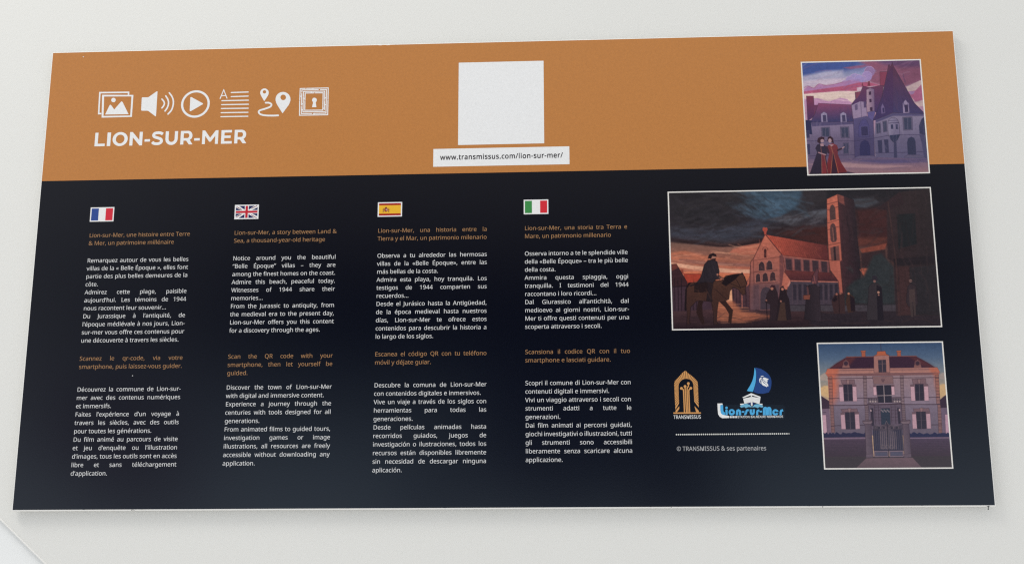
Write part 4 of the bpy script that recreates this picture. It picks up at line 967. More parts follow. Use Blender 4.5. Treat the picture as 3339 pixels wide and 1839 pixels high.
p.add([d(*circle((492, 1146), 77, 28)), d(*circle((492, 1144), 27, 16))], LB)
for pts, w, c in (([(621, 1219), (621, 1135), (632, 1110), (656, 1100), (682, 1112), (692, 1140), (694, 1219)], 55, 0), ([(735, 1139), (800, 1136)], 38, 0),
              ([(905, 1096), (868, 1098), (850, 1120), (842, 1165), (822, 1192), (796, 1196)], 48, 0), ([(955, 1075), (955, 1150), (968, 1182), (992, 1192), (1016, 1180), (1028, 1150), (1028, 1073)], 54, 0),
              ([(1112, 1219), (1112, 1140), (1124, 1110), (1166, 1098)], 50, 0), ([(1172, 1131), (1232, 1128)], 38, 0),
              ([(1280, 1219), (1280, 1072), (1290, 1048), (1310, 1042), (1330, 1050), (1340, 1072), (1341, 1219)], 56, 0), ([(1370, 1219), (1372, 1072), (1380, 1050), (1400, 1042), (1420, 1052), (1432, 1076), (1436, 1219)], 56, .2),
              ([(1684, 1219), (1684, 1140), (1696, 1110), (1742, 1096)], 52, 0)):
    p.add([d(*stroke(pts, w))], LB, c)
ea = arc((1556, 1148), 76, 18, 350, 26)
p.add([d(*(ea + [(1556, 1140), (1592, 1132)] + arc((1556, 1148), 26, 330, 40, 12)))], LB)
for k in range(5): p.add([d((446 + k * 38, 1240), (474 + k * 38, 1240), (474 + k * 38, 1286), (446 + k * 38, 1286))], PALE)
p.build('boat_lettering', boat)
p = Ink(4)
(u0, v0), (u1, v1), (ut, vt) = d((638, 1286), (1748, 1284), (640, 1236))
lay_text(p, 'STATION BALNÉAIRE NORMANDE', u0, v0, (v0 - vt) / 573, (224, 224, 222), width=u1 - u0, bold=22)
p.build('caption_lettering', boat)

# ---- dotted rule and copyright line
p = Ink(2)
for i in range(55):
    u = 412.27 + i * (480.52 - 412.27) / 54; v = 261.4
    s = .43 if i < 54 else .2
    p.add([[(u - s, v - .2), (u - .2, v - .43), (u + .2, v - .43), (u + s, v - .2), (u + s, v + .2), (u + .2, v + .43), (u - .2, v + .43), (u - s, v + .2)]], (214, 214, 208))
p.build('dotted_rule', panel)
p = Ink(2)
lay_text(p, '© TRANSMISSUS & ses partenaires', 412.04, 271.35, 0.00455, (170, 170, 172), width=54.4, bold=4)
p.build('copyright_line', panel)

# ------------------------------------------------------------------ illustrations
ART = art_mat()
def framed(u0, v0, u1, v1, b, label):
    p = Ink(2); p.rect(u0, v0, u1, v1, (226, 222, 216)); o = p.build('picture', panel, label)
    return o, ((u0 + b, v0 + b), (u1 - b, v1 - b))

DK = (46, 36, 52)


def chateau():
    c = Canvas([(178, 152), (1385, 120), (1475, 1265), (238, 1290)], 300, 300)
    c.bands(None, [((700, 130), (70, 92, 158)), ((700, 250), (140, 150, 190)), ((700, 330), (190, 182, 200)), ((700, 440), (214, 180, 188)), ((700, 520), (226, 200, 190)), ((700, 600), (200, 150, 178)), ((700, 1000), (150, 130, 150))])
    f, l = c.fill, c.line
    f([(150, 100), (820, 110), (700, 205), (560, 245), (160, 290)], (64, 88, 158), 70)
    f([(160, 300), (420, 235), (600, 225), (600, 300), (420, 300), (170, 380)], (176, 176, 200), 50)
    f([(180, 340), (420, 320), (640, 300), (600, 350), (420, 380), (180, 410)], (205, 190, 205), 40)
    f([(720, 120), (1400, 90), (1410, 330), (1240, 392), (1100, 410), (900, 360), (850, 320), (930, 230), (820, 165)], (150, 88, 114), 46)
    f([(880, 110), (1400, 90), (1400, 190), (1190, 195), (1000, 160)], (104, 70, 112), 60)
    f([(600, 200), (740, 180), (900, 165), (800, 200), (680, 215)], (150, 92, 130), 20)
    for x, y, r_, k in ((870, 238, 54, (152, 120, 168)), (845, 285, 52, (166, 142, 196)), (800, 318, 42, (170, 148, 198)), (720, 315, 56, (164, 150, 202)), (668, 330, 44, (168, 148, 200)), (762, 320, 50, (160, 146, 200)), (615, 362, 34, (176, 144, 190)), (560, 378, 26, (178, 134, 180))):
        c.dot((x, y), r_, k, 10); c.line(arc((x, y), r_ * .96, 190, 330, 8), (196, 166, 208), 5, 4, .8)
    f([(196, 425), (240, 388), (300, 412), (350, 368), (430, 384), (540, 364), (600, 346), (660, 330), (760, 330), (800, 362), (560, 402), (200, 455)], (180, 128, 176), 14)
    l(smooth([(200, 405), (240, 388), (300, 410), (350, 366), (430, 382), (540, 362), (600, 345)], 3, False), (160, 84, 120), 5, 4)
    f([(195, 445), (420, 412), (620, 385), (760, 352), (860, 345), (980, 380), (740, 402), (740, 437), (560, 437), (195, 470)], (184, 86, 118), 12)
    f([(195, 472), (560, 442), (745, 440), (720, 510), (690, 560), (600, 525), (480, 520), (200, 505)], (232, 208, 192), 14)
    f([(200, 520), (340, 513), (450, 545), (570, 508), (640, 520), (690, 560), (680, 585), (200, 600)], (198, 146, 184), 10)
    f([(1230, 400), (1395, 325), (1412, 385), (1345, 430), (1260, 445)], (226, 204, 192), 8)
    f([(1250, 445), (1340, 432), (1402, 368), (1416, 525), (1340, 545), (1290, 490)], (196, 106, 142), 10)
    f([(1270, 440), (1335, 438), (1320, 465), (1290, 475)], (176, 140, 186), 6)
    f([(1325, 560), (1414, 530), (1420, 590), (1372, 596)], (226, 200, 190), 6)
    c.brush((180, 130, 1380, 420), 40, [(190, 110, 140), (120, 110, 170), (210, 180, 200)], 160, 12, -.25, .2, .22, 14)
    c.brush((200, 450, 720, 560), 16, [(240, 220, 200), (210, 160, 180)], 180, 8, 0, .1, .3, 8)
    c.grain(.035, 8, 2)
    # left wing
    f([(222, 490), (296, 490), (302, 590), (310, 690), (234, 745)], (134, 56, 82), ramp=((260, 490), (260, 740), (74, 48, 98)), edge=DK)
    f([(300, 582), (350, 578), (316, 660), (300, 690)], (110, 56, 92))
    f([(345, 563), (680, 578), (702, 752), (262, 757), (310, 668)], (142, 70, 108), ramp=((500, 565), (520, 740), (62, 60, 106)), edge=DK)
    f([(205, 735), (275, 738), (272, 775), (284, 885), (222, 875)], (42, 46, 84))
    f([(268, 760), (702, 758), (718, 1130), (240, 1132), (226, 890), (280, 880)], (132, 118, 148), ramp=((480, 770), (480, 1120), (106, 94, 124)))
    f([(268, 760), (702, 758), (702, 775), (280, 800)], (84, 76, 116), 8)
    # middle roofs, chimneys, pavilion
    f([(787, 385), (795, 352), (800, 352), (806, 385)], (130, 60, 80)); f([(848, 385), (856, 338), (872, 336), (878, 385)], (126, 54, 74))
    f([(975, 240), (1052, 240), (1040, 360), (1000, 410), (978, 385)], (142, 62, 88), edge=DK)
    f([(680, 577), (725, 520), (720, 450), (780, 442), (802, 386), (870, 402), (980, 380), (1012, 380), (1000, 520), (940, 660), (830, 560)], (112, 58, 92), ramp=((860, 390), (860, 640), (72, 54, 106)), edge=DK)
    f([(722, 452), (780, 442), (770, 470), (735, 520)], (134, 66, 90))
    f([(684, 582), (772, 542), (832, 548), (842, 692), (702, 722)], (154, 134, 164), edge=(80, 64, 100))
    l([(778, 545), (786, 700)], (90, 76, 112), 4)
    f([(715, 580), (745, 565), (748, 625), (722, 638)], (104, 88, 124)); f([(808, 548), (832, 548), (834, 605), (812, 608)], (86, 70, 110))
    f([(838, 424), (876, 408), (917, 416), (920, 640), (905, 662), (845, 652), (838, 540)], (176, 146, 160), ramp=((840, 500), (925, 500), (116, 92, 128)), edge=(84, 60, 94))
    for q in ([(862, 445), (885, 440), (886, 475), (862, 478)], [(866, 520), (888, 516), (890, 550), (868, 555)], [(872, 605), (898, 600), (900, 640), (876, 642)]): f(q, (66, 42, 74))
    f([(845, 652), (928, 640), (906, 742), (858, 737)], (98, 88, 144), edge=DK)
    # great roof
    f([(1062, 180), (1072, 165), (1080, 190), (1094, 175), (1103, 140), (1114, 180), (1240, 400), (1330, 560), (1420, 650), (1422, 668), (1108, 658), (930, 732), (905, 738), (945, 640), (1000, 480), (1050, 250)], (98, 52, 80), ramp=((1110, 180), (1110, 660), (66, 60, 106)), edge=DK)
    f([(1100, 190), (1112, 185), (1112, 655), (930, 730), (910, 735), (950, 640), (1005, 480), (1052, 260)], (70, 40, 92), 6, .35)
    f([(1213, 662), (1208, 562), (1237, 524), (1272, 562), (1278, 658)], (152, 136, 166), edge=(80, 66, 104)); f([(1228, 577), (1262, 574), (1266, 650), (1232, 652)], (62, 50, 86))
    f([(990, 672), (985, 605), (1000, 560), (1022, 600), (1030, 660)], (116, 98, 142), edge=(66, 56, 98)); f([(1000, 612), (1018, 606), (1022, 655), (1004, 660)], (62, 52, 96))
    for x in (0, 197):
        f([(374 + x, 756), (370 + x, 672), (402 + x, 650), (432 + x, 668), (438 + x, 754)], (152, 142, 172), edge=(70, 62, 100)); f([(388 + x, 684), (422 + x, 682), (428 + x, 750), (392 + x, 752)], (70, 64, 100))
    # centre recess and right wing
    f([(702, 722), (842, 692), (906, 742), (916, 1112), (716, 1128)], (88, 80, 124), ramp=((800, 720), (800, 1110), (76, 70, 112)))
    f([(752, 905), (758, 790), (775, 745), (812, 722), (840, 735), (860, 780), (864, 905)], (80, 74, 126), edge=(54, 50, 92)); f([(778, 802), (850, 796), (856, 890), (784, 896)], (56, 52, 92), edge=(110, 104, 146))
    f([(768, 1098), (768, 1000), (780, 960), (815, 938), (850, 950), (870, 1000), (874, 1096)], (48, 48, 96), edge=(40, 38, 78))
    f([(930, 732), (1110, 662), (1424, 668), (1458, 1130), (930, 1118), (914, 920)], (134, 124, 150), ramp=((1150, 700), (1170, 1110), (104, 100, 134)))
    f([(930, 735), (1110, 664), (1424, 670), (1424, 690), (1110, 690), (932, 760)], (86, 80, 120), 8)
    for a in ([(716, 948), (914, 918)], [(222, 948), (716, 948)], [(914, 918), (1062, 890)], [(1150, 885), (1450, 880)], [(240, 1102), (716, 1088)], [(920, 1072), (1455, 1055)], [(702, 722), (716, 1128)], [(906, 742), (918, 1112)], [(268, 758), (702, 756)], [(930, 732), (1110, 662)], [(1110, 662), (1424, 668)]): l(a, (58, 50, 88), 5, op=.85)
    for q in ([(370, 810), (460, 806), (466, 908), (376, 902)], [(566, 804), (656, 802), (662, 916), (574, 916)], [(596, 966), (652, 964), (656, 1078), (598, 1080)], [(1206, 702), (1306, 698), (1312, 834), (1214, 838)], [(932, 768), (980, 760), (986, 864), (940, 872)], [(1002, 746), (1042, 738), (1048, 850), (1010, 860)]):
        f(q, (96, 90, 116), edge=(70, 62, 92))
        m = np.mean(q, 0); f([tuple(m + (np.array(k) - m) * (.74, .86)) for k in q], (60, 66, 94))
        l([(m[0], q[0][1] + 8), (m[0], q[2][1] - 8)], (108, 104, 128), 4)
    for q in ([(214, 845), (250, 842), (254, 915), (222, 918)], [(226, 980), (256, 978), (258, 1086), (236, 1088)], [(948, 940), (994, 936), (1000, 1070), (958, 1070)], [(1014, 932), (1058, 930), (1066, 1070), (1028, 1070)]): f(q, (56, 58, 92), edge=(96, 90, 122))
    f([(1258, 1092), (1252, 960), (1262, 920), (1295, 902), (1325, 915), (1338, 950), (1345, 1086)], (50, 56, 86), edge=(84, 80, 114))
    f([(1375, 790), (1400, 722), (1428, 700), (1445, 885), (1380, 872)], (54, 58, 92)); f([(1378, 880), (1448, 882), (1458, 1132), (1424, 1105), (1400, 960)], (78, 78, 114), 6)
    f([(1115, 960), (1142, 952), (1150, 1122), (1116, 1124)], (62, 64, 98))
    f([(1058, 880), (1056, 760), (1068, 728), (1092, 708), (1122, 704), (1152, 724), (1170, 760), (1180, 880), (1150, 940), (1115, 962), (1085, 932)], (142, 134, 160), ramp=((1060, 800), (1180, 800), (116, 108, 140)), edge=DK)
    f([(1070, 888), (1180, 878), (1150, 940), (1115, 962), (1085, 932)], (48, 56, 88), 4)
    l([(1058, 765), (1168, 760)], (56, 52, 88), 6); l([(1064, 740), (1160, 735)], (70, 64, 100), 4)
    for q in ([(1085, 780), (1108, 777), (1111, 822), (1088, 824)], [(1135, 778), (1156, 777), (1158, 824), (1138, 826)]): f(q, (54, 56, 90))
    # court
    f([(225, 1130), (716, 1124), (930, 1112), (1462, 1128), (1480, 1300), (225, 1300)], (112, 94, 124), ramp=((800, 1130), (810, 1270), (150, 112, 118)))
    f([(230, 1185), (560, 1165), (900, 1190), (1300, 1200), (1000, 1225), (500, 1215)], (170, 134, 138), 24)
    f([(620, 1140), (1450, 1130), (1460, 1165), (1000, 1175)], (92, 82, 122), 22)
    f([(1212, 1114), (1258, 1086), (1380, 1088), (1446, 1118)], (104, 98, 126), edge=(70, 62, 96)); f([(690, 1128), (762, 1098), (902, 1096), (952, 1122)], (108, 98, 130), edge=(70, 62, 96))
    f([(238, 1292), (300, 1265), (640, 1258), (720, 1278)], (52, 40, 58), 10)
    c.brush((280, 770, 700, 1080), 26, [(112, 100, 128), (148, 134, 156), (100, 88, 116)], 60, 10, 1.5, .3, .28, 6)
    c.brush((930, 760, 1440, 1100), 30, [(112, 104, 130), (150, 140, 160), (96, 92, 124)], 60, 10, 1.5, .3, .28, 6)
    c.brush((1000, 300, 1300, 640), 26, [(60, 52, 100), (110, 70, 100), (50, 44, 92)], 90, 7, 1.25, .12, .3, 4)
    c.brush((300, 580, 680, 740), 22, [(80, 60, 110), (120, 70, 110)], 60, 6, 1.5, .1, .3, 4)
    c.brush((240, 1140, 1450, 1270), 26, [(170, 134, 134), (112, 92, 116)], 200, 9, 0, .06, .3, 8)
    # two women
    f([(250, 1288), (288, 1180), (330, 1062), (310, 1022), (330, 985), (372, 970), (420, 1000), (432, 1060), (420, 1120), (452, 1286)], (46, 38, 58))
    f([(374, 1080), (410, 1086), (428, 1284), (374, 1284)], (128, 44, 52)); l([(368, 1010), (374, 1080), (378, 1284)], (150, 88, 72), 6); l([(398, 1086), (440, 1284)], (150, 88, 72), 6)
    l([(345, 1066), (415, 1088)], (200, 150, 150), 13); f([(358, 975), (395, 972), (398, 1000), (366, 1002)], (206, 160, 160))
    f([(330, 955), (338, 920), (372, 903), (402, 915), (406, 938), (372, 935), (362, 980)], (54, 28, 40)); c.dot((382, 946), 18, (206, 166, 166)); f([(345, 912), (405, 908), (400, 926), (350, 935)], (60, 28, 42))
    f([(440, 1286), (430, 1180), (452, 1080), (430, 1012), (450, 985), (490, 970), (532, 990), (546, 1030), (540, 1080), (576, 1170), (638, 1266), (560, 1274)], (142, 48, 50), ramp=((480, 980), (560, 1270), (112, 38, 46)))
    f([(480, 1076), (500, 1076), (538, 1272), (468, 1282)], (58, 32, 50)); l([(488, 1066), (468, 1282)], (176, 96, 66), 6); l([(496, 1066), (546, 1272)], (176, 96, 66), 6)
    l([(538, 1040), (575, 1030), (606, 1008)], (206, 160, 156), 11); l([(540, 1042), (578, 1026)], (58, 34, 48), 18); l([(428, 1010), (446, 1066)], (58, 34, 50), 22)
    f([(434, 950), (440, 912), (466, 898), (492, 918), (502, 972), (478, 962)], (56, 28, 40)); c.dot((461, 944), 17, (212, 170, 168), ry=22); f([(448, 984), (502, 984), (478, 1004)], (210, 166, 164)); l([(470, 1000), (488, 1060)], (176, 100, 66), 8)
    f([(230, 900), (930, 880), (1460, 870), (1475, 1140), (240, 1140)], (62, 56, 84), 120, .22)
    f([(1100, 130), (1400, 110), (1430, 640), (1300, 560)], (84, 50, 78), 120, .25)
    c.grain(.03, 4)
    return c


def church():
    c = Canvas([(60, 113), (2365, 65), (2460, 1282), (96, 1305)], 540, 298)
    c.bands(None, [((900, 90), (36, 35, 42)), ((900, 400), (48, 44, 52)), ((900, 520), (58, 46, 50)), ((900, 600), (90, 62, 58)), ((900, 1300), (40, 30, 36))])
    f, l = c.fill, c.line
    f([(680, 80), (1300, 80), (1290, 190), (1180, 280), (1060, 340), (960, 350), (860, 310), (740, 220)], (54, 80, 102), 120)
    f([(800, 130), (1200, 110), (1180, 240), (1000, 320), (880, 270)], (68, 98, 122), 120)
    f([(570, 205), (700, 190), (830, 290), (940, 335), (900, 362), (760, 315)], (60, 80, 100), 50)
    f([(930, 345), (1200, 285), (1450, 255), (1450, 312), (1250, 335), (1150, 405), (1080, 375)], (84, 88, 98), 40)
    f([(1240, 80), (1450, 80), (1450, 190), (1300, 270), (1150, 300), (1060, 320), (1200, 220)], (50, 46, 52), 50)
    f([(560, 90), (720, 90), (760, 200), (840, 250), (800, 260), (680, 215), (560, 190)], (42, 41, 47), 50)
    c.brush((720, 110, 1250, 300), 60, [(78, 108, 130), (50, 74, 94), (66, 92, 112), (48, 56, 66)], 200, 24, .30, .2, .32, 20)
    c.brush((620, 170, 960, 340), 30, [(72, 92, 110), (44, 50, 60)], 150, 14, .65, .15, .35, 10)
    f([(1680, 165), (1860, 145), (1910, 195), (1800, 245), (1700, 230)], (66, 72, 82), 30)
    f([(65, 420), (200, 410), (330, 470), (500, 425), (640, 405), (850, 345), (920, 400), (760, 505), (560, 545), (330, 510), (70, 500)], (60, 64, 78), 70)
    f([(90, 250), (420, 240), (640, 330), (500, 420), (200, 380)], (38, 37, 43), 80)
    f([(80, 515), (320, 545), (520, 575), (700, 555), (860, 520), (900, 450), (1100, 405), (1450, 425), (1450, 560), (1000, 490), (860, 570), (700, 600), (500, 590), (200, 560)], (48, 34, 38), 36)
    f([(1000, 470), (1250, 400), (1450, 395), (1450, 570), (1200, 520)], (68, 38, 38), 50)
    f([(1700, 260), (1990, 230), (2000, 580), (1740, 580)], (68, 38, 40), 60); f([(1720, 500), (1990, 500), (1985, 560), (1730, 575)], (96, 52, 46), 40)
    c.brush((70, 110, 700, 430), 60, [(50, 47, 50), (34, 33, 40), (56, 54, 62)], 240, 26, -.12, .3, .35, 22)
    c.brush((70, 400, 900, 540), 50, [(66, 72, 86), (44, 40, 46), (58, 58, 68)], 220, 18, .05, .25, .35, 16)
    c.brush((900, 300, 1450, 480), 40, [(86, 84, 92), (50, 42, 46), (64, 58, 64)], 200, 16, -.3, .2, .35, 14)
    c.brush((1720, 120, 1980, 560), 30, [(60, 52, 56), (74, 44, 44), (48, 42, 48)], 160, 18, -.2, .25, .3, 14)
    # sunset
    f([(60, 545), (330, 570), (520, 590), (700, 580), (860, 555), (880, 930), (60, 930)], (124, 90, 78), 22, ramp=((400, 560), (410, 860), (204, 104, 76)))
    f([(60, 640), (200, 620), (360, 660), (560, 690), (300, 720), (70, 700)], (196, 112, 82), 26)
    f([(590, 640), (620, 605), (700, 580), (860, 552), (860, 650), (700, 655)], (190, 106, 82), 18)
    f([(70, 720), (300, 752), (560, 775), (790, 785), (790, 818), (560, 812), (300, 790), (70, 752)], (224, 164, 130), 14)
    f([(150, 690), (420, 715), (780, 735), (780, 760), (420, 745), (150, 715)], (150, 96, 84), 14)
    f([(190, 800), (780, 830), (780, 900), (190, 900)], (214, 116, 78), 22)
    c.brush((75, 580, 800, 860), 46, [(214, 130, 92), (150, 98, 84), (196, 110, 82), (226, 160, 124)], 240, 9, .05, .06, .35, 7)
    c.grain(.045, 9, 3.5)
    # houses at the left
    f([(190, 820), (340, 822), (335, 880), (215, 910)], (176, 62, 44), edge=(80, 34, 34)); f([(164, 786), (186, 784), (190, 822), (168, 822)], (150, 70, 54))
    f([(78, 740), (126, 735), (220, 895), (224, 1160), (88, 1165)], (62, 38, 44), edge=(34, 24, 30), ew=5); f([(78, 740), (126, 735), (142, 770), (80, 800)], (112, 54, 48))
    f([(86, 935), (330, 930), (470, 1060), (470, 1160), (88, 1165)], (70, 50, 62))
    for x in (110, 140, 170, 240, 270, 300): l([(x, 860 if x < 200 else 945), (x + 4, 1150)], (40, 28, 36), 6)
    l([(84, 935), (215, 930)], (40, 28, 36), 8)
    # houses in the middle
    f([(585, 955), (625, 955), (625, 1145), (470, 1145), (490, 1060), (585, 1040)], (236, 168, 122), 6)
    f([(610, 952), (705, 940), (748, 880), (778, 826), (782, 1135), (622, 1145)], (92, 60, 66), ramp=((700, 900), (690, 1130), (70, 48, 58)))
    for x in (625, 650, 680, 735): l([(x, 960), (x + 3, 1135)], (56, 38, 46), 7)
    l([(700, 1000), (702, 1135)], (172, 100, 84), 8); f([(770, 840), (748, 890), (700, 945), (730, 945), (775, 900)], (186, 100, 80))
    # ground
    f([(90, 1150), (480, 1130), (1110, 1110), (2460, 1090), (2470, 1310), (90, 1310)], (76, 52, 56), 12, ramp=((900, 1140), (910, 1290), (42, 30, 36)))
    f([(1300, 1150), (2470, 1120), (2470, 1310), (1300, 1310)], (46, 40, 48), 60, .8)
    f([(440, 1060), (625, 1060), (700, 1150), (1000, 1195), (700, 1245), (460, 1230)], (176, 98, 68), 40, .85)
    for k in range(22):
        y = 1085 + k * 8; x = 470 + rng.uniform(-20, 60); l([(x, y), (x + rng.uniform(120, 330), y + rng.uniform(-6, 10))], (226, 140, 92) if k % 2 else (112, 66, 56), 4, 3, .55)
    # church
    f([(1060, 660), (1470, 708), (1470, 830), (1080, 800)], (124, 74, 74))
    for k in range(5):
        x = 1085 + k * 78; f([(x, 690 + k * 5), (x + 52, 694 + k * 5), (x + 56, 790 + k * 5), (x + 6, 784 + k * 5)], (66, 50, 58))
        l([(x - 12, 680 + k * 5), (x - 8, 795 + k * 5)], (158, 92, 84), 7)
    f([(908, 478), (1450, 572), (1464, 708), (1060, 660)], (190, 80, 60), ramp=((1000, 560), (1440, 690), (96, 46, 48)), edge=(70, 34, 38))
    for k in range(26): x = 950 + k * 19; l([(x, 500 + k * 3.4), (x + 70, 668 + k * 1.6)], (104, 46, 44), 3, op=.45)
    l([(1062, 668), (1468, 712)], (178, 100, 84), 8)
    f([(1110, 885), (1560, 890), (1572, 1010), (1560, 1110), (1100, 1112), (1095, 950)], (72, 62, 74))
    for k in range(9): x = 1150 + k * 46; f([(x, 915), (x + 26, 915), (x + 28, 1050), (x + 3, 1052)], (52, 46, 58)); l([(x - 9, 905), (x - 6, 1085)], (92, 74, 82), 4, op=.7)
    f([(1060, 790), (1480, 812), (1556, 888), (1130, 880)], (108, 52, 52), ramp=((1250, 800), (1260, 885), (78, 42, 48)), edge=(60, 34, 40)); l([(1128, 884), (1556, 894)], (184, 108, 92), 11)
    l([(1112, 1098), (2060, 1090)], (40, 34, 42), 6); f([(1112, 1100), (2060, 1094), (2070, 1150), (1130, 1150)], (70, 64, 72), 8)
    f([(905, 472), (1048, 650), (1064, 690), (1080, 790), (1060, 900), (1040, 960), (1000, 1135), (770, 1140), (764, 960), (776, 720), (800, 690)], (204, 108, 82), ramp=((910, 500), (900, 1120), (116, 78, 82)), edge=(70, 38, 42), ew=5)
    f([(1058, 785), (1132, 884), (1112, 905), (1098, 960), (1040, 955)], (190, 104, 84), edge=(80, 46, 50)); f([(1100, 920), (1120, 880), (1128, 900), (1105, 940)], (206, 130, 110))
    f([(1030, 660), (1058, 650), (1070, 790), (1046, 960), (1032, 960)], (120, 70, 70))
    f([(884, 420), (896, 412), (905, 418), (922, 416), (928, 436), (918, 452), (914, 478), (898, 478), (894, 452), (882, 440)], (186, 76, 60))
    for a in ([(905, 478), (800, 692)], [(908, 480), (1046, 652)], [(800, 706), (1048, 672)], [(812, 908), (1010, 895)], [(806, 806), (1010, 792)], [(776, 730), (768, 1135)], [(800, 690), (812, 1130)]): l(a, (90, 48, 48), 5, op=.8)
    for q in ([(846, 798), (846, 740), (868, 712), (890, 720), (902, 750), (902, 795)], [(912, 792), (914, 728), (936, 702), (960, 712), (970, 745), (972, 786)], [(820, 898), (822, 832), (842, 815), (860, 828), (866, 892)], [(878, 893), (882, 828), (904, 808), (926, 822), (934, 888)], [(944, 888), (948, 820), (970, 800), (992, 815), (1000, 882)]): f(q, (66, 48, 54), edge=(220, 136, 112))
    f([(896, 680), (894, 612), (905, 600), (916, 612), (916, 680)], (74, 38, 40)); l(arc((905, 612), 24, 180, 360, 8), (110, 58, 52), 5)
    f([(858, 1138), (860, 990), (876, 950), (908, 932), (945, 945), (962, 1000), (964, 1134)], (54, 50, 62), edge=(160, 96, 88), ew=5)
    f([(800, 920), (850, 915), (856, 1136), (800, 1138)], (96, 70, 80), 20, .7); f([(985, 920), (1030, 915), (1010, 1130), (970, 1130)], (84, 64, 76), 16, .7)
    f([(770, 930), (850, 905), (1010, 900), (1040, 960), (1000, 1138), (770, 1142)], (92, 70, 78), 50, .45)
    c.brush((1090, 600, 1420, 680), 26, [(206, 98, 74), (120, 56, 52)], 50, 6, 1.15, .12, .3, 4)
    c.brush((1120, 790, 1540, 885), 20, [(124, 62, 58), (80, 44, 48)], 50, 6, 1.2, .15, .35, 4)
    # tower
    f([(1544, 122), (1690, 172), (1720, 500), (1745, 720), (1752, 1010), (1600, 1015), (1568, 710)], (74, 46, 52), ramp=((1560, 500), (1720, 500), (46, 37, 45)))
    f([(1544, 122), (1600, 140), (1608, 220), (1556, 190)], (128, 70, 64), 10)
    f([(1450, 166), (1545, 122), (1562, 400), (1582, 706), (1566, 716), (1590, 1000), (1558, 990), (1548, 885), (1478, 790), (1466, 700), (1452, 400)], (204, 106, 82), ramp=((1500, 150), (1530, 980), (178, 94, 78)), edge=(74, 42, 44), ew=5)
    for a in ([(1450, 212), (1552, 184)], [(1454, 378), (1562, 346)], [(1462, 572), (1572, 546)], [(1468, 702), (1580, 706)], [(1456, 260), (1474, 256)], [(1520, 240), (1556, 230)], [(1458, 436), (1478, 430)], [(1528, 412), (1562, 404)]): l(a, (96, 52, 50), 5)
    for q, k in (([(1478, 352), (1474, 260), (1484, 224), (1500, 214), (1514, 226), (1524, 250), (1528, 344)], (84, 60, 60)), ([(1484, 530), (1476, 430), (1484, 392), (1502, 376), (1520, 388), (1530, 420), (1538, 520), (1528, 540), (1500, 545)], (90, 62, 62)), ([(1480, 594), (1552, 576), (1562, 700), (1490, 706)], (112, 72, 68))): f(q, k, edge=(110, 60, 56))
    f([(1506, 585), (1524, 580), (1532, 704), (1514, 706)], (52, 40, 46)); l([(1500, 420), (1510, 530)], (150, 92, 80), 6); l([(1516, 415), (1524, 525)], (60, 44, 50), 6)
    # right side: lit roof, trees, dark house
    f([(1742, 604), (1978, 554), (1966, 604), (1760, 642)], (136, 68, 54), 8)
    f([(1750, 640), (1965, 610), (1970, 700), (1900, 760), (1760, 770)], (58, 42, 46), 20)
    f([(1738, 784), (1760, 772), (1842, 774), (1830, 862), (1788, 858), (1762, 822)], (180, 88, 64), 4)
    f([(1590, 1085), (1620, 940), (1700, 880), (1770, 850), (1830, 720), (1860, 660), (1930, 640), (2040, 760), (2065, 1092)], (48, 54, 58), 36)
    c.brush((1640, 700, 2030, 1070), 60, [(40, 46, 50), (60, 66, 68), (52, 52, 54)], 50, 14, .8, .8, .35, 8)
    f([(1985, 190), (2120, 100), (2366, 70), (2462, 1190), (2060, 1192), (2040, 720), (1985, 690)], (56, 42, 46), 8, ramp=((2000, 600), (2440, 600), (44, 38, 42)))
    f([(1890, 250), (2100, 96), (2140, 200), (2000, 265)], (52, 38, 44), 10)
    for q, k in (([(2070, 300), (2232, 288), (2246, 560), (2084, 602)], (34, 37, 42)), ([(2180, 770), (2430, 740), (2450, 1180), (2230, 1182)], (45, 42, 47)), ([(2058, 764), (2176, 752), (2196, 1182), (2078, 1190)], (68, 46, 48)), ([(2040, 690), (2440, 660), (2446, 730), (2050, 750)], (40, 34, 40))): f(q, k, 10)
    l([(1992, 190), (2060, 700), (2090, 1190)], (72, 50, 50), 10, 8)
    c.brush((2000, 120, 2440, 1180), 60, [(66, 50, 52), (42, 36, 40), (52, 42, 46)], 200, 14, 1.5, .1, .3, 10)
    c.brush((1580, 200, 1730, 980), 30, [(60, 44, 48), (40, 33, 40)], 160, 12, 1.5, .1, .3, 8)
    c.brush((800, 500, 1040, 900), 26, [(214, 124, 98), (180, 96, 78)], 60, 10, 1.4, .4, .25, 6)
    c.brush((120, 1150, 2440, 1290), 60, [(60, 44, 48), (38, 30, 36), (80, 56, 54)], 220, 8, 0, .06, .35, 6)
    c.grain(.05, 4, 1.5)
    # horse and rider
    H_ = (82, 52, 42); K = (34, 25, 30)
    f([(196, 1120), (204, 960), (228, 900), (258, 894), (246, 960), (238, 1040), (224, 1128), (200, 1150)], K)
    f([(318, 1050), (300, 1160), (348, 1262), (372, 1258), (356, 1170), (352, 1090), (372, 1040)], (50, 33, 32)); f([(540, 1040), (620, 1140), (604, 1256), (580, 1244), (588, 1172), (556, 1118), (500, 1060)], (58, 38, 34), edge=K)
    f([(212, 1110), (216, 950), (250, 902), (330, 892), (430, 888), (520, 878), (560, 840), (640, 824), (690, 820), (702, 812), (726, 850), (744, 905), (728, 960), (734, 998), (704, 1008), (672, 962), (624, 934), (594, 975), (586, 1042), (540, 1066), (494, 1066), (484, 1134), (476, 1238), (500, 1266), (450, 1262), (446, 1152), (432, 1066), (350, 1056), (300, 1062), (252, 1112), (240, 1240), (250, 1264), (216, 1262), (220, 1180)], H_, ramp=((450, 860), (440, 1250), (60, 40, 38)), edge=K, ew=5)
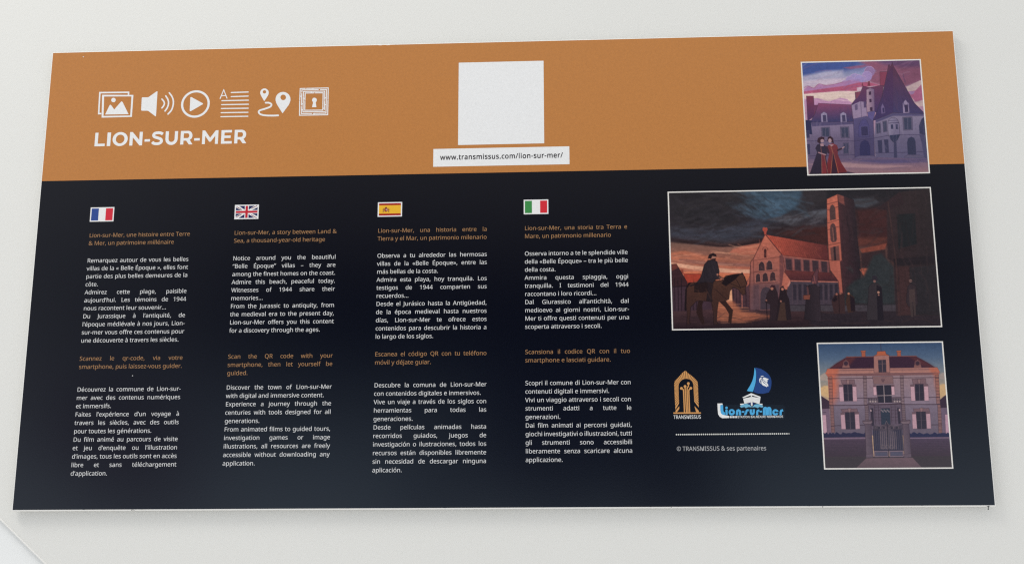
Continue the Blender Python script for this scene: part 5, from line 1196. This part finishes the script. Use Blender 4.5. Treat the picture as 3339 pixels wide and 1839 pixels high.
    f([(520, 905), (545, 860), (590, 832), (690, 822), (640, 872), (560, 930)], K, 4); f([(690, 822), (704, 806), (712, 832)], K); l([(722, 850), (745, 910)], K, 6)
    f([(286, 905), (400, 892), (404, 986), (282, 980)], (42, 30, 32), edge=(28, 20, 24)); l([(470, 960), (560, 1040)], K, 5); l([(690, 940), (735, 930)], K, 5); l([(640, 850), (690, 945)], K, 4)
    f([(394, 880), (452, 890), (432, 1000), (442, 1062), (388, 1056), (402, 960)], (44, 34, 38), edge=K)
    f([(300, 905), (340, 850), (372, 740), (402, 706), (440, 695), (482, 715), (502, 800), (496, 832), (524, 862), (472, 872), (440, 902), (380, 894)], (46, 40, 48), edge=(24, 20, 26), ew=5)
    l([(340, 900), (250, 925)], (34, 28, 36), 12, 4)
    c.dot((450, 678), 20, (172, 116, 96), ry=22); f([(400, 684), (414, 652), (448, 638), (474, 652), (480, 672), (440, 666), (430, 692)], (40, 27, 32)); f([(436, 690), (474, 686), (468, 708), (446, 708)], (48, 30, 34))
    c.dot((486, 830), 10, (190, 122, 98)); l([(490, 832), (600, 905), (690, 945)], (30, 22, 26), 4); l([(500, 850), (540, 870)], (170, 110, 90), 6)
    c.brush((250, 900, 560, 1040), 26, [(98, 62, 48), (58, 38, 34)], 60, 8, 1.0, .5, .4, 5)
    c.brush((350, 720, 490, 860), 14, [(58, 50, 58), (32, 28, 36)], 80, 7, 1.4, .25, .4, 4)
    # townsfolk
    def face(x, y, r, k=(178, 112, 92)): c.dot((x, y), r, k)
    f([(905, 1070), (920, 1000), (945, 958), (962, 930), (992, 940), (1012, 990), (1022, 1080), (1006, 1232), (945, 1232), (950, 1090)], (50, 38, 44), edge=K); f([(945, 940), (960, 918), (990, 924), (992, 945)], (60, 34, 44)); face(964, 952, 13); l([(914, 1050), (922, 1232)], (30, 22, 28), 6); c.dot((914, 1054), 8, (150, 98, 84))
    f([(1000, 1232), (1018, 1090), (1030, 1010), (1036, 945), (1062, 926), (1086, 985), (1112, 1040), (1134, 1222)], (44, 34, 40), edge=K); f([(1010, 1232), (1040, 1072), (1076, 1072), (1092, 1230)], (72, 52, 46)); face(1056, 956, 12, (186, 116, 94)); c.dot((1042, 1062), 8, (170, 108, 90))
    f([(1308, 890), (1328, 832), (1362, 766), (1372, 790), (1366, 905), (1344, 915)], (96, 58, 66), edge=K); l([(1335, 840), (1345, 900)], (180, 104, 92), 4)
    f([(1268, 930), (1330, 914), (1386, 940), (1380, 1020), (1402, 1244), (1246, 1222), (1262, 1052), (1292, 1012)], (44, 37, 44), edge=K, ramp=((1260, 1000), (1400, 1000), (58, 48, 56))); l([(1276, 940), (1284, 1010)], (96, 60, 62), 14); f([(1238, 1010), (1302, 1004), (1296, 1048), (1242, 1048)], (128, 70, 56), edge=K); face(1326, 898, 10, (140, 84, 78))
    f([(1488, 1064), (1510, 1010), (1534, 990), (1584, 988), (1604, 1042), (1608, 1172), (1510, 1172)], (64, 44, 46)); face(1534, 1000, 10, (160, 96, 80)); face(1568, 994, 10, (150, 90, 76)); l([(1552, 1010), (1558, 1165)], K, 5); f([(1490, 1050), (1530, 1010), (1540, 1050), (1510, 1070)], (40, 30, 38))
    f([(1614, 1064), (1626, 1010), (1644, 990), (1690, 1030), (1698, 1150), (1634, 1166)], (68, 46, 40)); face(1640, 996, 10, (190, 118, 88)); f([(1650, 1010), (1692, 1036), (1698, 1150), (1660, 1150)], (40, 30, 38))
    f([(1798, 1206), (1810, 1062), (1818, 935), (1850, 905), (1900, 905), (1932, 940), (1948, 1232), (1800, 1226)], (56, 50, 56), edge=(32, 28, 34)); f([(1886, 920), (1932, 940), (1948, 1232), (1896, 1230)], (38, 33, 42)); f([(1826, 882), (1846, 872), (1852, 838), (1890, 840), (1896, 868), (1912, 876), (1880, 886)], (48, 44, 54)); face(1870, 888, 12, (134, 94, 86)); c.dot((1904, 985), 11, (186, 134, 112)); c.dot((1906, 1008), 7, (160, 112, 96))
    f([(2148, 1064), (2164, 932), (2190, 904), (2240, 932), (2254, 1082), (2232, 1120), (2170, 1110)], (56, 46, 52), edge=(34, 28, 34)); f([(2176, 960), (2226, 955), (2232, 1072), (2178, 1076)], (74, 60, 60)); f([(2180, 1076), (2204, 1076), (2212, 1200), (2194, 1202)], (70, 58, 58)); f([(2210, 1076), (2232, 1074), (2236, 1190), (2222, 1192)], (70, 58, 58)); face(2190, 884, 13, (136, 104, 96)); l([(2184, 884), (2206, 886)], (50, 36, 40), 5)
    c.grain(.025, 3)
    return c


def villa():
    c = Canvas([(85, 98), (1330, 86), (1430, 1335), (160, 1340)], 320, 320)
    c.bands(None, [((700, 90), (54, 82, 122)), ((700, 240), (80, 108, 142)), ((700, 380), (122, 138, 150)), ((700, 540), (168, 158, 140)), ((700, 680), (196, 168, 134))])
    f, l = c.fill, c.line
    INK = (62, 44, 58)
    f([(95, 430), (130, 400), (180, 375), (200, 420), (190, 470), (100, 460)], (168, 158, 150), 16); f([(1290, 420), (1330, 390), (1380, 385), (1385, 460), (1300, 450)], (160, 152, 148), 16)
    f([(105, 540), (150, 515), (195, 520), (200, 640), (115, 610)], (214, 182, 128), 20); f([(1290, 520), (1340, 500), (1390, 510), (1392, 610), (1300, 640)], (208, 178, 128), 20)
    l([(716, 92), (720, 175)], (60, 50, 66), 5)
    for x0, x1 in ((522, 560), (880, 916)):
        f([(x0, 178), (x1, 176), (x1 + 3, 228), (x0 + 3, 230)], (172, 94, 70), edge=(80, 44, 44)); f([(x0 - 5, 168), (x1 + 4, 166), (x1 + 4, 180), (x0 - 5, 182)], (184, 104, 78), edge=(80, 44, 44))
    f([(375, 232), (1070, 226), (1180, 285), (1284, 352), (182, 360), (270, 295)], (60, 36, 58), edge=INK)
    f([(375, 232), (470, 231), (400, 320), (182, 360), (270, 295)], (110, 54, 52), 40, .6); f([(1070, 226), (1000, 228), (1120, 320), (1284, 352), (1180, 285)], (104, 52, 52), 40, .6)
    l([(372, 230), (1072, 223)], (132, 74, 66), 7)
    for x in (367, 1085):
        f([(x - 40, 340), (x - 26, 290), (x, 254), (x + 26, 290), (x + 42, 340)], (140, 96, 92), edge=INK); c.dot((x, 294), 30, (116, 78, 82)); c.dot((x, 294), 21, (64, 46, 62))
    f([(182, 348), (1282, 336), (1310, 386), (160, 398)], (170, 120, 112), edge=INK)
    f([(165, 398), (1308, 386), (1298, 412), (180, 424)], (126, 88, 92)); l([(178, 366), (1290, 354)], (110, 78, 84), 5); l([(165, 392), (1305, 380)], (196, 140, 126), 6)
    f([(648, 386), (645, 220), (676, 206), (682, 176), (760, 172), (770, 202), (800, 214), (808, 386)], (166, 118, 112), edge=INK, ew=4); f([(676, 206), (682, 176), (760, 172), (770, 202), (798, 214), (648, 220)], (184, 98, 68), edge=(90, 50, 48))
    f([(690, 262), (766, 258), (772, 382), (696, 384)], (60, 54, 70), edge=INK); l([(730, 262), (734, 380)], (140, 110, 112), 5); l([(692, 300), (768, 297)], (120, 96, 100), 4)
    # façade
    f([(185, 424), (1296, 412), (1314, 708), (200, 716)], (150, 128, 138), ramp=((700, 430), (710, 700), (136, 124, 146)))
    f([(205, 716), (1314, 708), (1340, 1010), (222, 1015)], (126, 116, 138), ramp=((700, 730), (710, 960), (106, 98, 118)))
    FC = [(160, 388), (1308, 380), (1296, 412), (1314, 708), (200, 716), (185, 424)]
    f([(150, 380), (260, 400), (285, 500), (275, 620), (225, 720), (190, 700)], (214, 106, 72), 120, .9, clip=FC)
    f([(1250, 400), (1330, 390), (1330, 600), (1290, 630), (1265, 520)], (200, 106, 76), 60, .85, clip=FC)
    c.brush((230, 440, 1260, 690), 50, [(160, 136, 146), (126, 112, 136)], 50, 10, 1.4, .4, .25, 6)
    c.brush((240, 730, 1280, 960), 50, [(130, 116, 136), (100, 92, 116)], 50, 10, 1.4, .4, .25, 6)
    CC = [(182, 348), (1282, 336), (1310, 386), (160, 398)]; f([(160, 340), (300, 335), (280, 400), (150, 405)], (206, 108, 78), 50, .8, clip=CC); f([(1200, 335), (1320, 330), (1320, 395), (1220, 395)], (196, 106, 80), 50, .8, clip=CC)
    for x0, x1, ya, yb, off in ((193, 228, 424, 712, 10), (540, 572, 420, 708, 8), (910, 942, 416, 704, 10), (1262, 1298, 412, 700, 12), (210, 244, 716, 985, 12), (556, 590, 712, 870, 6), (925, 958, 708, 870, 8), (1284, 1318, 706, 990, 12)):
        f([(x0, ya), (x1, ya), (x1 + off, yb), (x0 + off, yb)], (124, 104, 110) if 300 < x0 < 1200 else (148, 102, 94), op=.75, edge=INK, ew=3)
        for k in range(1, 9):
            y = ya + (yb - ya) * k / 9; o = off * k / 9; l([(x0 + o, y), (x1 + o, y)], INK, 3)
    for a, w in (([(200, 714), (590, 712)], 8), ([(918, 706), (1314, 706)], 8), ([(195, 644), (585, 640)], 6), ([(940, 636), (1306, 634)], 6), ([(215, 918), (330, 914)], 6), ([(500, 912), (560, 910)], 6), ([(1225, 910), (1336, 908)], 6), ([(185, 446), (1298, 436)], 6)): l(a, INK, w, op=.9)
    DARK, SH = (50, 45, 62), (206, 170, 186)
    def win(x0, y0, x1, y1, sh):
        f([(x0, y0), (x1, y0 - 1), (x1 + 6, y1 - 2), (x0 + 8, y1)], DARK, edge=INK); m = (x0 + x1) / 2
        l([(m, y0 + 4), (m + 6, y1 - 4)], (104, 92, 104), 5); l([(x0 + 3, (y0 + y1) / 2), (x1 + 3, (y0 + y1) / 2)], (84, 74, 90), 3)
        for s in sh:
            f(s, SH, edge=(96, 72, 90), ew=3)
            (a, b), (p, q) = s[0], s[2]
            f([s[0], s[1], (s[1][0] + 1, s[1][1] + 22), (s[0][0] + 1, s[0][1] + 22)], (112, 88, 100))
            for k in range(3, 17): y = b + (q - b) * k / 17; x = a + (s[3][0] - a) * k / 17; l([(x + 6, y), (x + (s[1][0] - a) - 6, y)], (168, 132, 152), 2.5, op=.7)
    for q in ([(315, 462), (452, 456), (456, 500), (330, 504)], [(1028, 452), (1165, 448), (1172, 498), (1040, 502)], [(315, 752), (480, 746), (484, 778), (330, 782)], [(1040, 748), (1200, 744), (1205, 776), (1050, 780)]):
        f(q, (124, 98, 108), edge=INK); m = np.mean(q, 0); f([(m[0] - 16, m[1] - 22), (m[0] + 16, m[1] - 22), (m[0] + 10, m[1] + 22), (m[0] - 10, m[1] + 22)], (146, 116, 120), edge=INK)
    win(341, 506, 430, 672, ([(296, 510), (337, 508), (348, 672), (304, 674)], [(432, 506), (470, 505), (479, 672), (438, 674)]))
    win(1058, 504, 1144, 668, ([(1012, 508), (1052, 506), (1062, 668), (1021, 671)], [(1148, 504), (1190, 503), (1198, 667), (1155, 669)]))
    win(358, 783, 455, 952, ([(312, 786), (353, 784), (366, 950), (322, 951)], [(455, 782), (496, 780), (508, 948), (465, 950)]))
    win(1070, 779, 1166, 950, ([(1028, 782), (1066, 780), (1080, 946), (1036, 947)], [(1168, 779), (1210, 777), (1220, 945), (1178, 947)]))
    f([(633, 426), (838, 422), (842, 498), (645, 502)], (134, 104, 108), edge=INK); f([(720, 455), (755, 455), (742, 480), (735, 480)], (110, 80, 90), edge=INK)
    for s in ([(638, 512), (668, 511), (676, 612), (644, 613)], [(820, 508), (852, 507), (857, 610), (826, 612)]): f(s, SH, edge=(96, 72, 90)); f([s[0], s[1], (s[1][0] + 1, s[1][1] + 20), (s[0][0] + 1, s[0][1] + 20)], (112, 88, 100))
    f([(672, 513), (818, 509), (828, 686), (690, 688)], (46, 43, 60), edge=INK); l([(745, 512), (754, 686)], (164, 152, 158), 7); l([(686, 618), (826, 614)], (164, 152, 158), 6); l([(670, 512), (820, 508)], (140, 120, 130), 5)
    for q in ([(586, 645), (688, 641), (692, 690), (592, 692)], [(830, 641), (916, 640), (918, 688), (832, 690)]):
        f(q, (108, 96, 108), edge=INK)
        for k in range(7): c.dot((q[0][0] + 12 + k * 13, 656 + (k % 2) * 20), 7, (186, 174, 176) if k % 2 else (64, 56, 74))
    l([(586, 700), (652, 706), (850, 702), (922, 696)], INK, 10); l([(590, 640), (690, 636)], INK, 5); l([(830, 636), (920, 634)], INK, 5)
    f([(592, 712), (920, 706), (934, 950), (622, 950)], (100, 88, 108), edge=INK)
    for x in (652, 690, 818, 858): l([(x, 715), (x + 10, 900)], INK, 4); [l([(x, 730 + k * 34), (x + 28, 729 + k * 34)], INK, 3) for k in range(5)]
    f([(612, 742), (640, 742), (650, 920), (625, 920)], (52, 44, 62)); f([(880, 740), (905, 740), (915, 900), (892, 900)], (52, 44, 62)); f([(610, 755), (622, 755), (624, 775), (612, 775)], (190, 168, 176)); f([(896, 750), (910, 750), (912, 772), (898, 772)], (190, 168, 176))
    f([(714, 745), (806, 742), (814, 906), (722, 908)], (46, 58, 78), edge=INK)
    for k in range(9): c.dot((720 + k * 10, 760 + (k % 3) * 9), 7, (150, 140, 146), op=.8)
    # neighbours
    f([(112, 615), (150, 640), (195, 668), (204, 745), (122, 750)], (62, 42, 62), edge=INK); f([(124, 750), (204, 745), (222, 1010), (138, 1012)], (122, 102, 126)); f([(130, 808), (168, 806), (180, 1000), (142, 1004)], (202, 166, 186), edge=INK); l([(128, 785), (165, 782)], INK, 5)
    f([(1310, 660), (1350, 625), (1380, 606), (1390, 738), (1316, 742)], (58, 40, 62), edge=INK); f([(1318, 742), (1390, 738), (1410, 1005), (1340, 1010)], (112, 98, 124)); f([(1358, 806), (1390, 805), (1402, 1000), (1366, 1002)], (196, 160, 184), edge=INK)
    # hedge, wall, gate
    def jag(x0, x1, yb, yt):
        k = 26; return [(x0, yb)] + [(x0 + (x1 - x0) * i / k, yt + rng.uniform(-12, 14)) for i in range(k + 1)] + [(x1, yb)]
    f(jag(142, 562, 1042, 990), (40, 38, 76)); f(jag(1005, 1404, 1038, 990), (38, 40, 82))
    f([(146, 1050), (572, 1046), (580, 1226), (156, 1228)], (80, 62, 84), ramp=((350, 1055), (355, 1225), (62, 46, 58))); f([(1010, 1046), (1408, 1044), (1422, 1224), (1020, 1228)], (80, 64, 90), ramp=((1200, 1055), (1205, 1225), (64, 48, 60)))
    for x0, x1 in ((150, 575), (1014, 1414)):
        for k in range(8):
            y = 1068 + k * 20; l([(x0, y + rng.uniform(-3, 3)), ((x0 + x1) / 2, y + rng.uniform(-4, 4)), (x1, y + rng.uniform(-3, 3))], (56, 42, 60), 4, op=.7)
            for j in range(7): x = x0 + (x1 - x0) * (j + .5 * (k % 2) + .3) / 7.6; l([(x, y), (x + 1, y + 19)], (58, 44, 62), 3, op=.5)
    f([(144, 1034), (566, 1030), (568, 1050), (147, 1054)], (126, 106, 132), edge=INK); f([(1006, 1034), (1404, 1030), (1407, 1046), (1010, 1050)], (124, 106, 134), edge=INK)
    f([(150, 1226), (1428, 1220), (1440, 1350), (150, 1350)], (60, 51, 56), 4)
    f([(572, 1240), (1034, 1236), (1136, 1345), (462, 1345)], (112, 90, 100), 4, ramp=((800, 1240), (800, 1335), (98, 80, 88)))
    f([(636, 950), (930, 945), (946, 1168), (646, 1168)], (50, 48, 72))
    for k in range(15):
        x = 652 + k * 19.4; h = 958 + 18 * abs(math.sin(k * .45)); l([(x, h), (x + 9, 1150)], (140, 126, 130) if 2 < k < 12 else (88, 82, 98), 5, op=.9)
    f([(640, 910), (700, 925), (780, 890), (860, 925), (930, 905), (930, 960), (640, 968)], (70, 62, 76), 12, .8)
    f([(700, 965), (770, 925), (850, 965), (870, 1150), (715, 1150)], (128, 114, 122), 20, .28)
    for x in (690, 740, 820, 870): l(arc((x, 935), 24, 160, 400, 8), (112, 100, 110), 5, op=.75); c.dot((x + 8, 938), 9, (46, 42, 58))
    for x in (738, 782, 826): l(arc((x, 1128), 20, 0, 300, 8), (128, 116, 120), 5, op=.7)
    l([(772, 850), (782, 920), (795, 1232)], (44, 38, 54), 7); l([(760, 905), (772, 870), (790, 905)], (120, 108, 118), 4)
    for q in ([(650, 1168), (790, 1166), (793, 1228), (653, 1230)], [(800, 1166), (940, 1164), (946, 1228), (806, 1230)]):
        f(q, (128, 116, 134), edge=INK); m = np.mean(q, 0); f([tuple(m + (np.array(k) - m) * (.86, .6)) for k in q], (82, 84, 110), edge=INK)
    for x, o in ((535, 0), (915, 0)):
        f([(x + 22, 900), (x + 82, 898), (x + 104, 1200), (x + 36, 1202)], (106, 92, 106), ramp=((x + 25, 1000), (x + 98, 1000), (84, 72, 90)), edge=INK, ew=4)
        f([(x + 2, 885), (x, 866), (x + 95, 862), (x + 97, 884), (x + 82, 900), (x + 20, 902)], (122, 106, 118), edge=INK, ew=4); l([(x, 872), (x + 96, 868)], INK, 5)
        f([(x + 33, 1200), (x + 106, 1196), (x + 108, 1232), (x + 35, 1236)], (104, 90, 106), edge=INK)
    f([(100, 700), (700, 720), (1400, 700), (1440, 1350), (120, 1350)], (60, 44, 66), 120, .06)
    c.grain(.03, 4, 1.4)
    return c


for (rect, label, paint, mute) in (
        ((500.7, 19.0, 578.0, 96.9, .82), 'printed picture of a castle with a steep roof and two women in long gowns', chateau, (.88, .95, .92, .94)),
        ((411.5, 106.0, 577.7, 196.45, .80), 'printed picture of a church at dusk with a horseman and townsfolk', church, (.84, .96, .92, .92)),
        ((500.4, 205.35, 577.4, 283.2, .82), 'printed picture of a two storey villa behind an iron gate', villa, (.88, .97, .91, .89))):
    u0, v0, u1, v1, b = rect
    o, q = framed(u0, v0, u1, v1, b, label)
    art = paint(); art.mute(*mute); art.build('illustration', o, q, 3, ART)
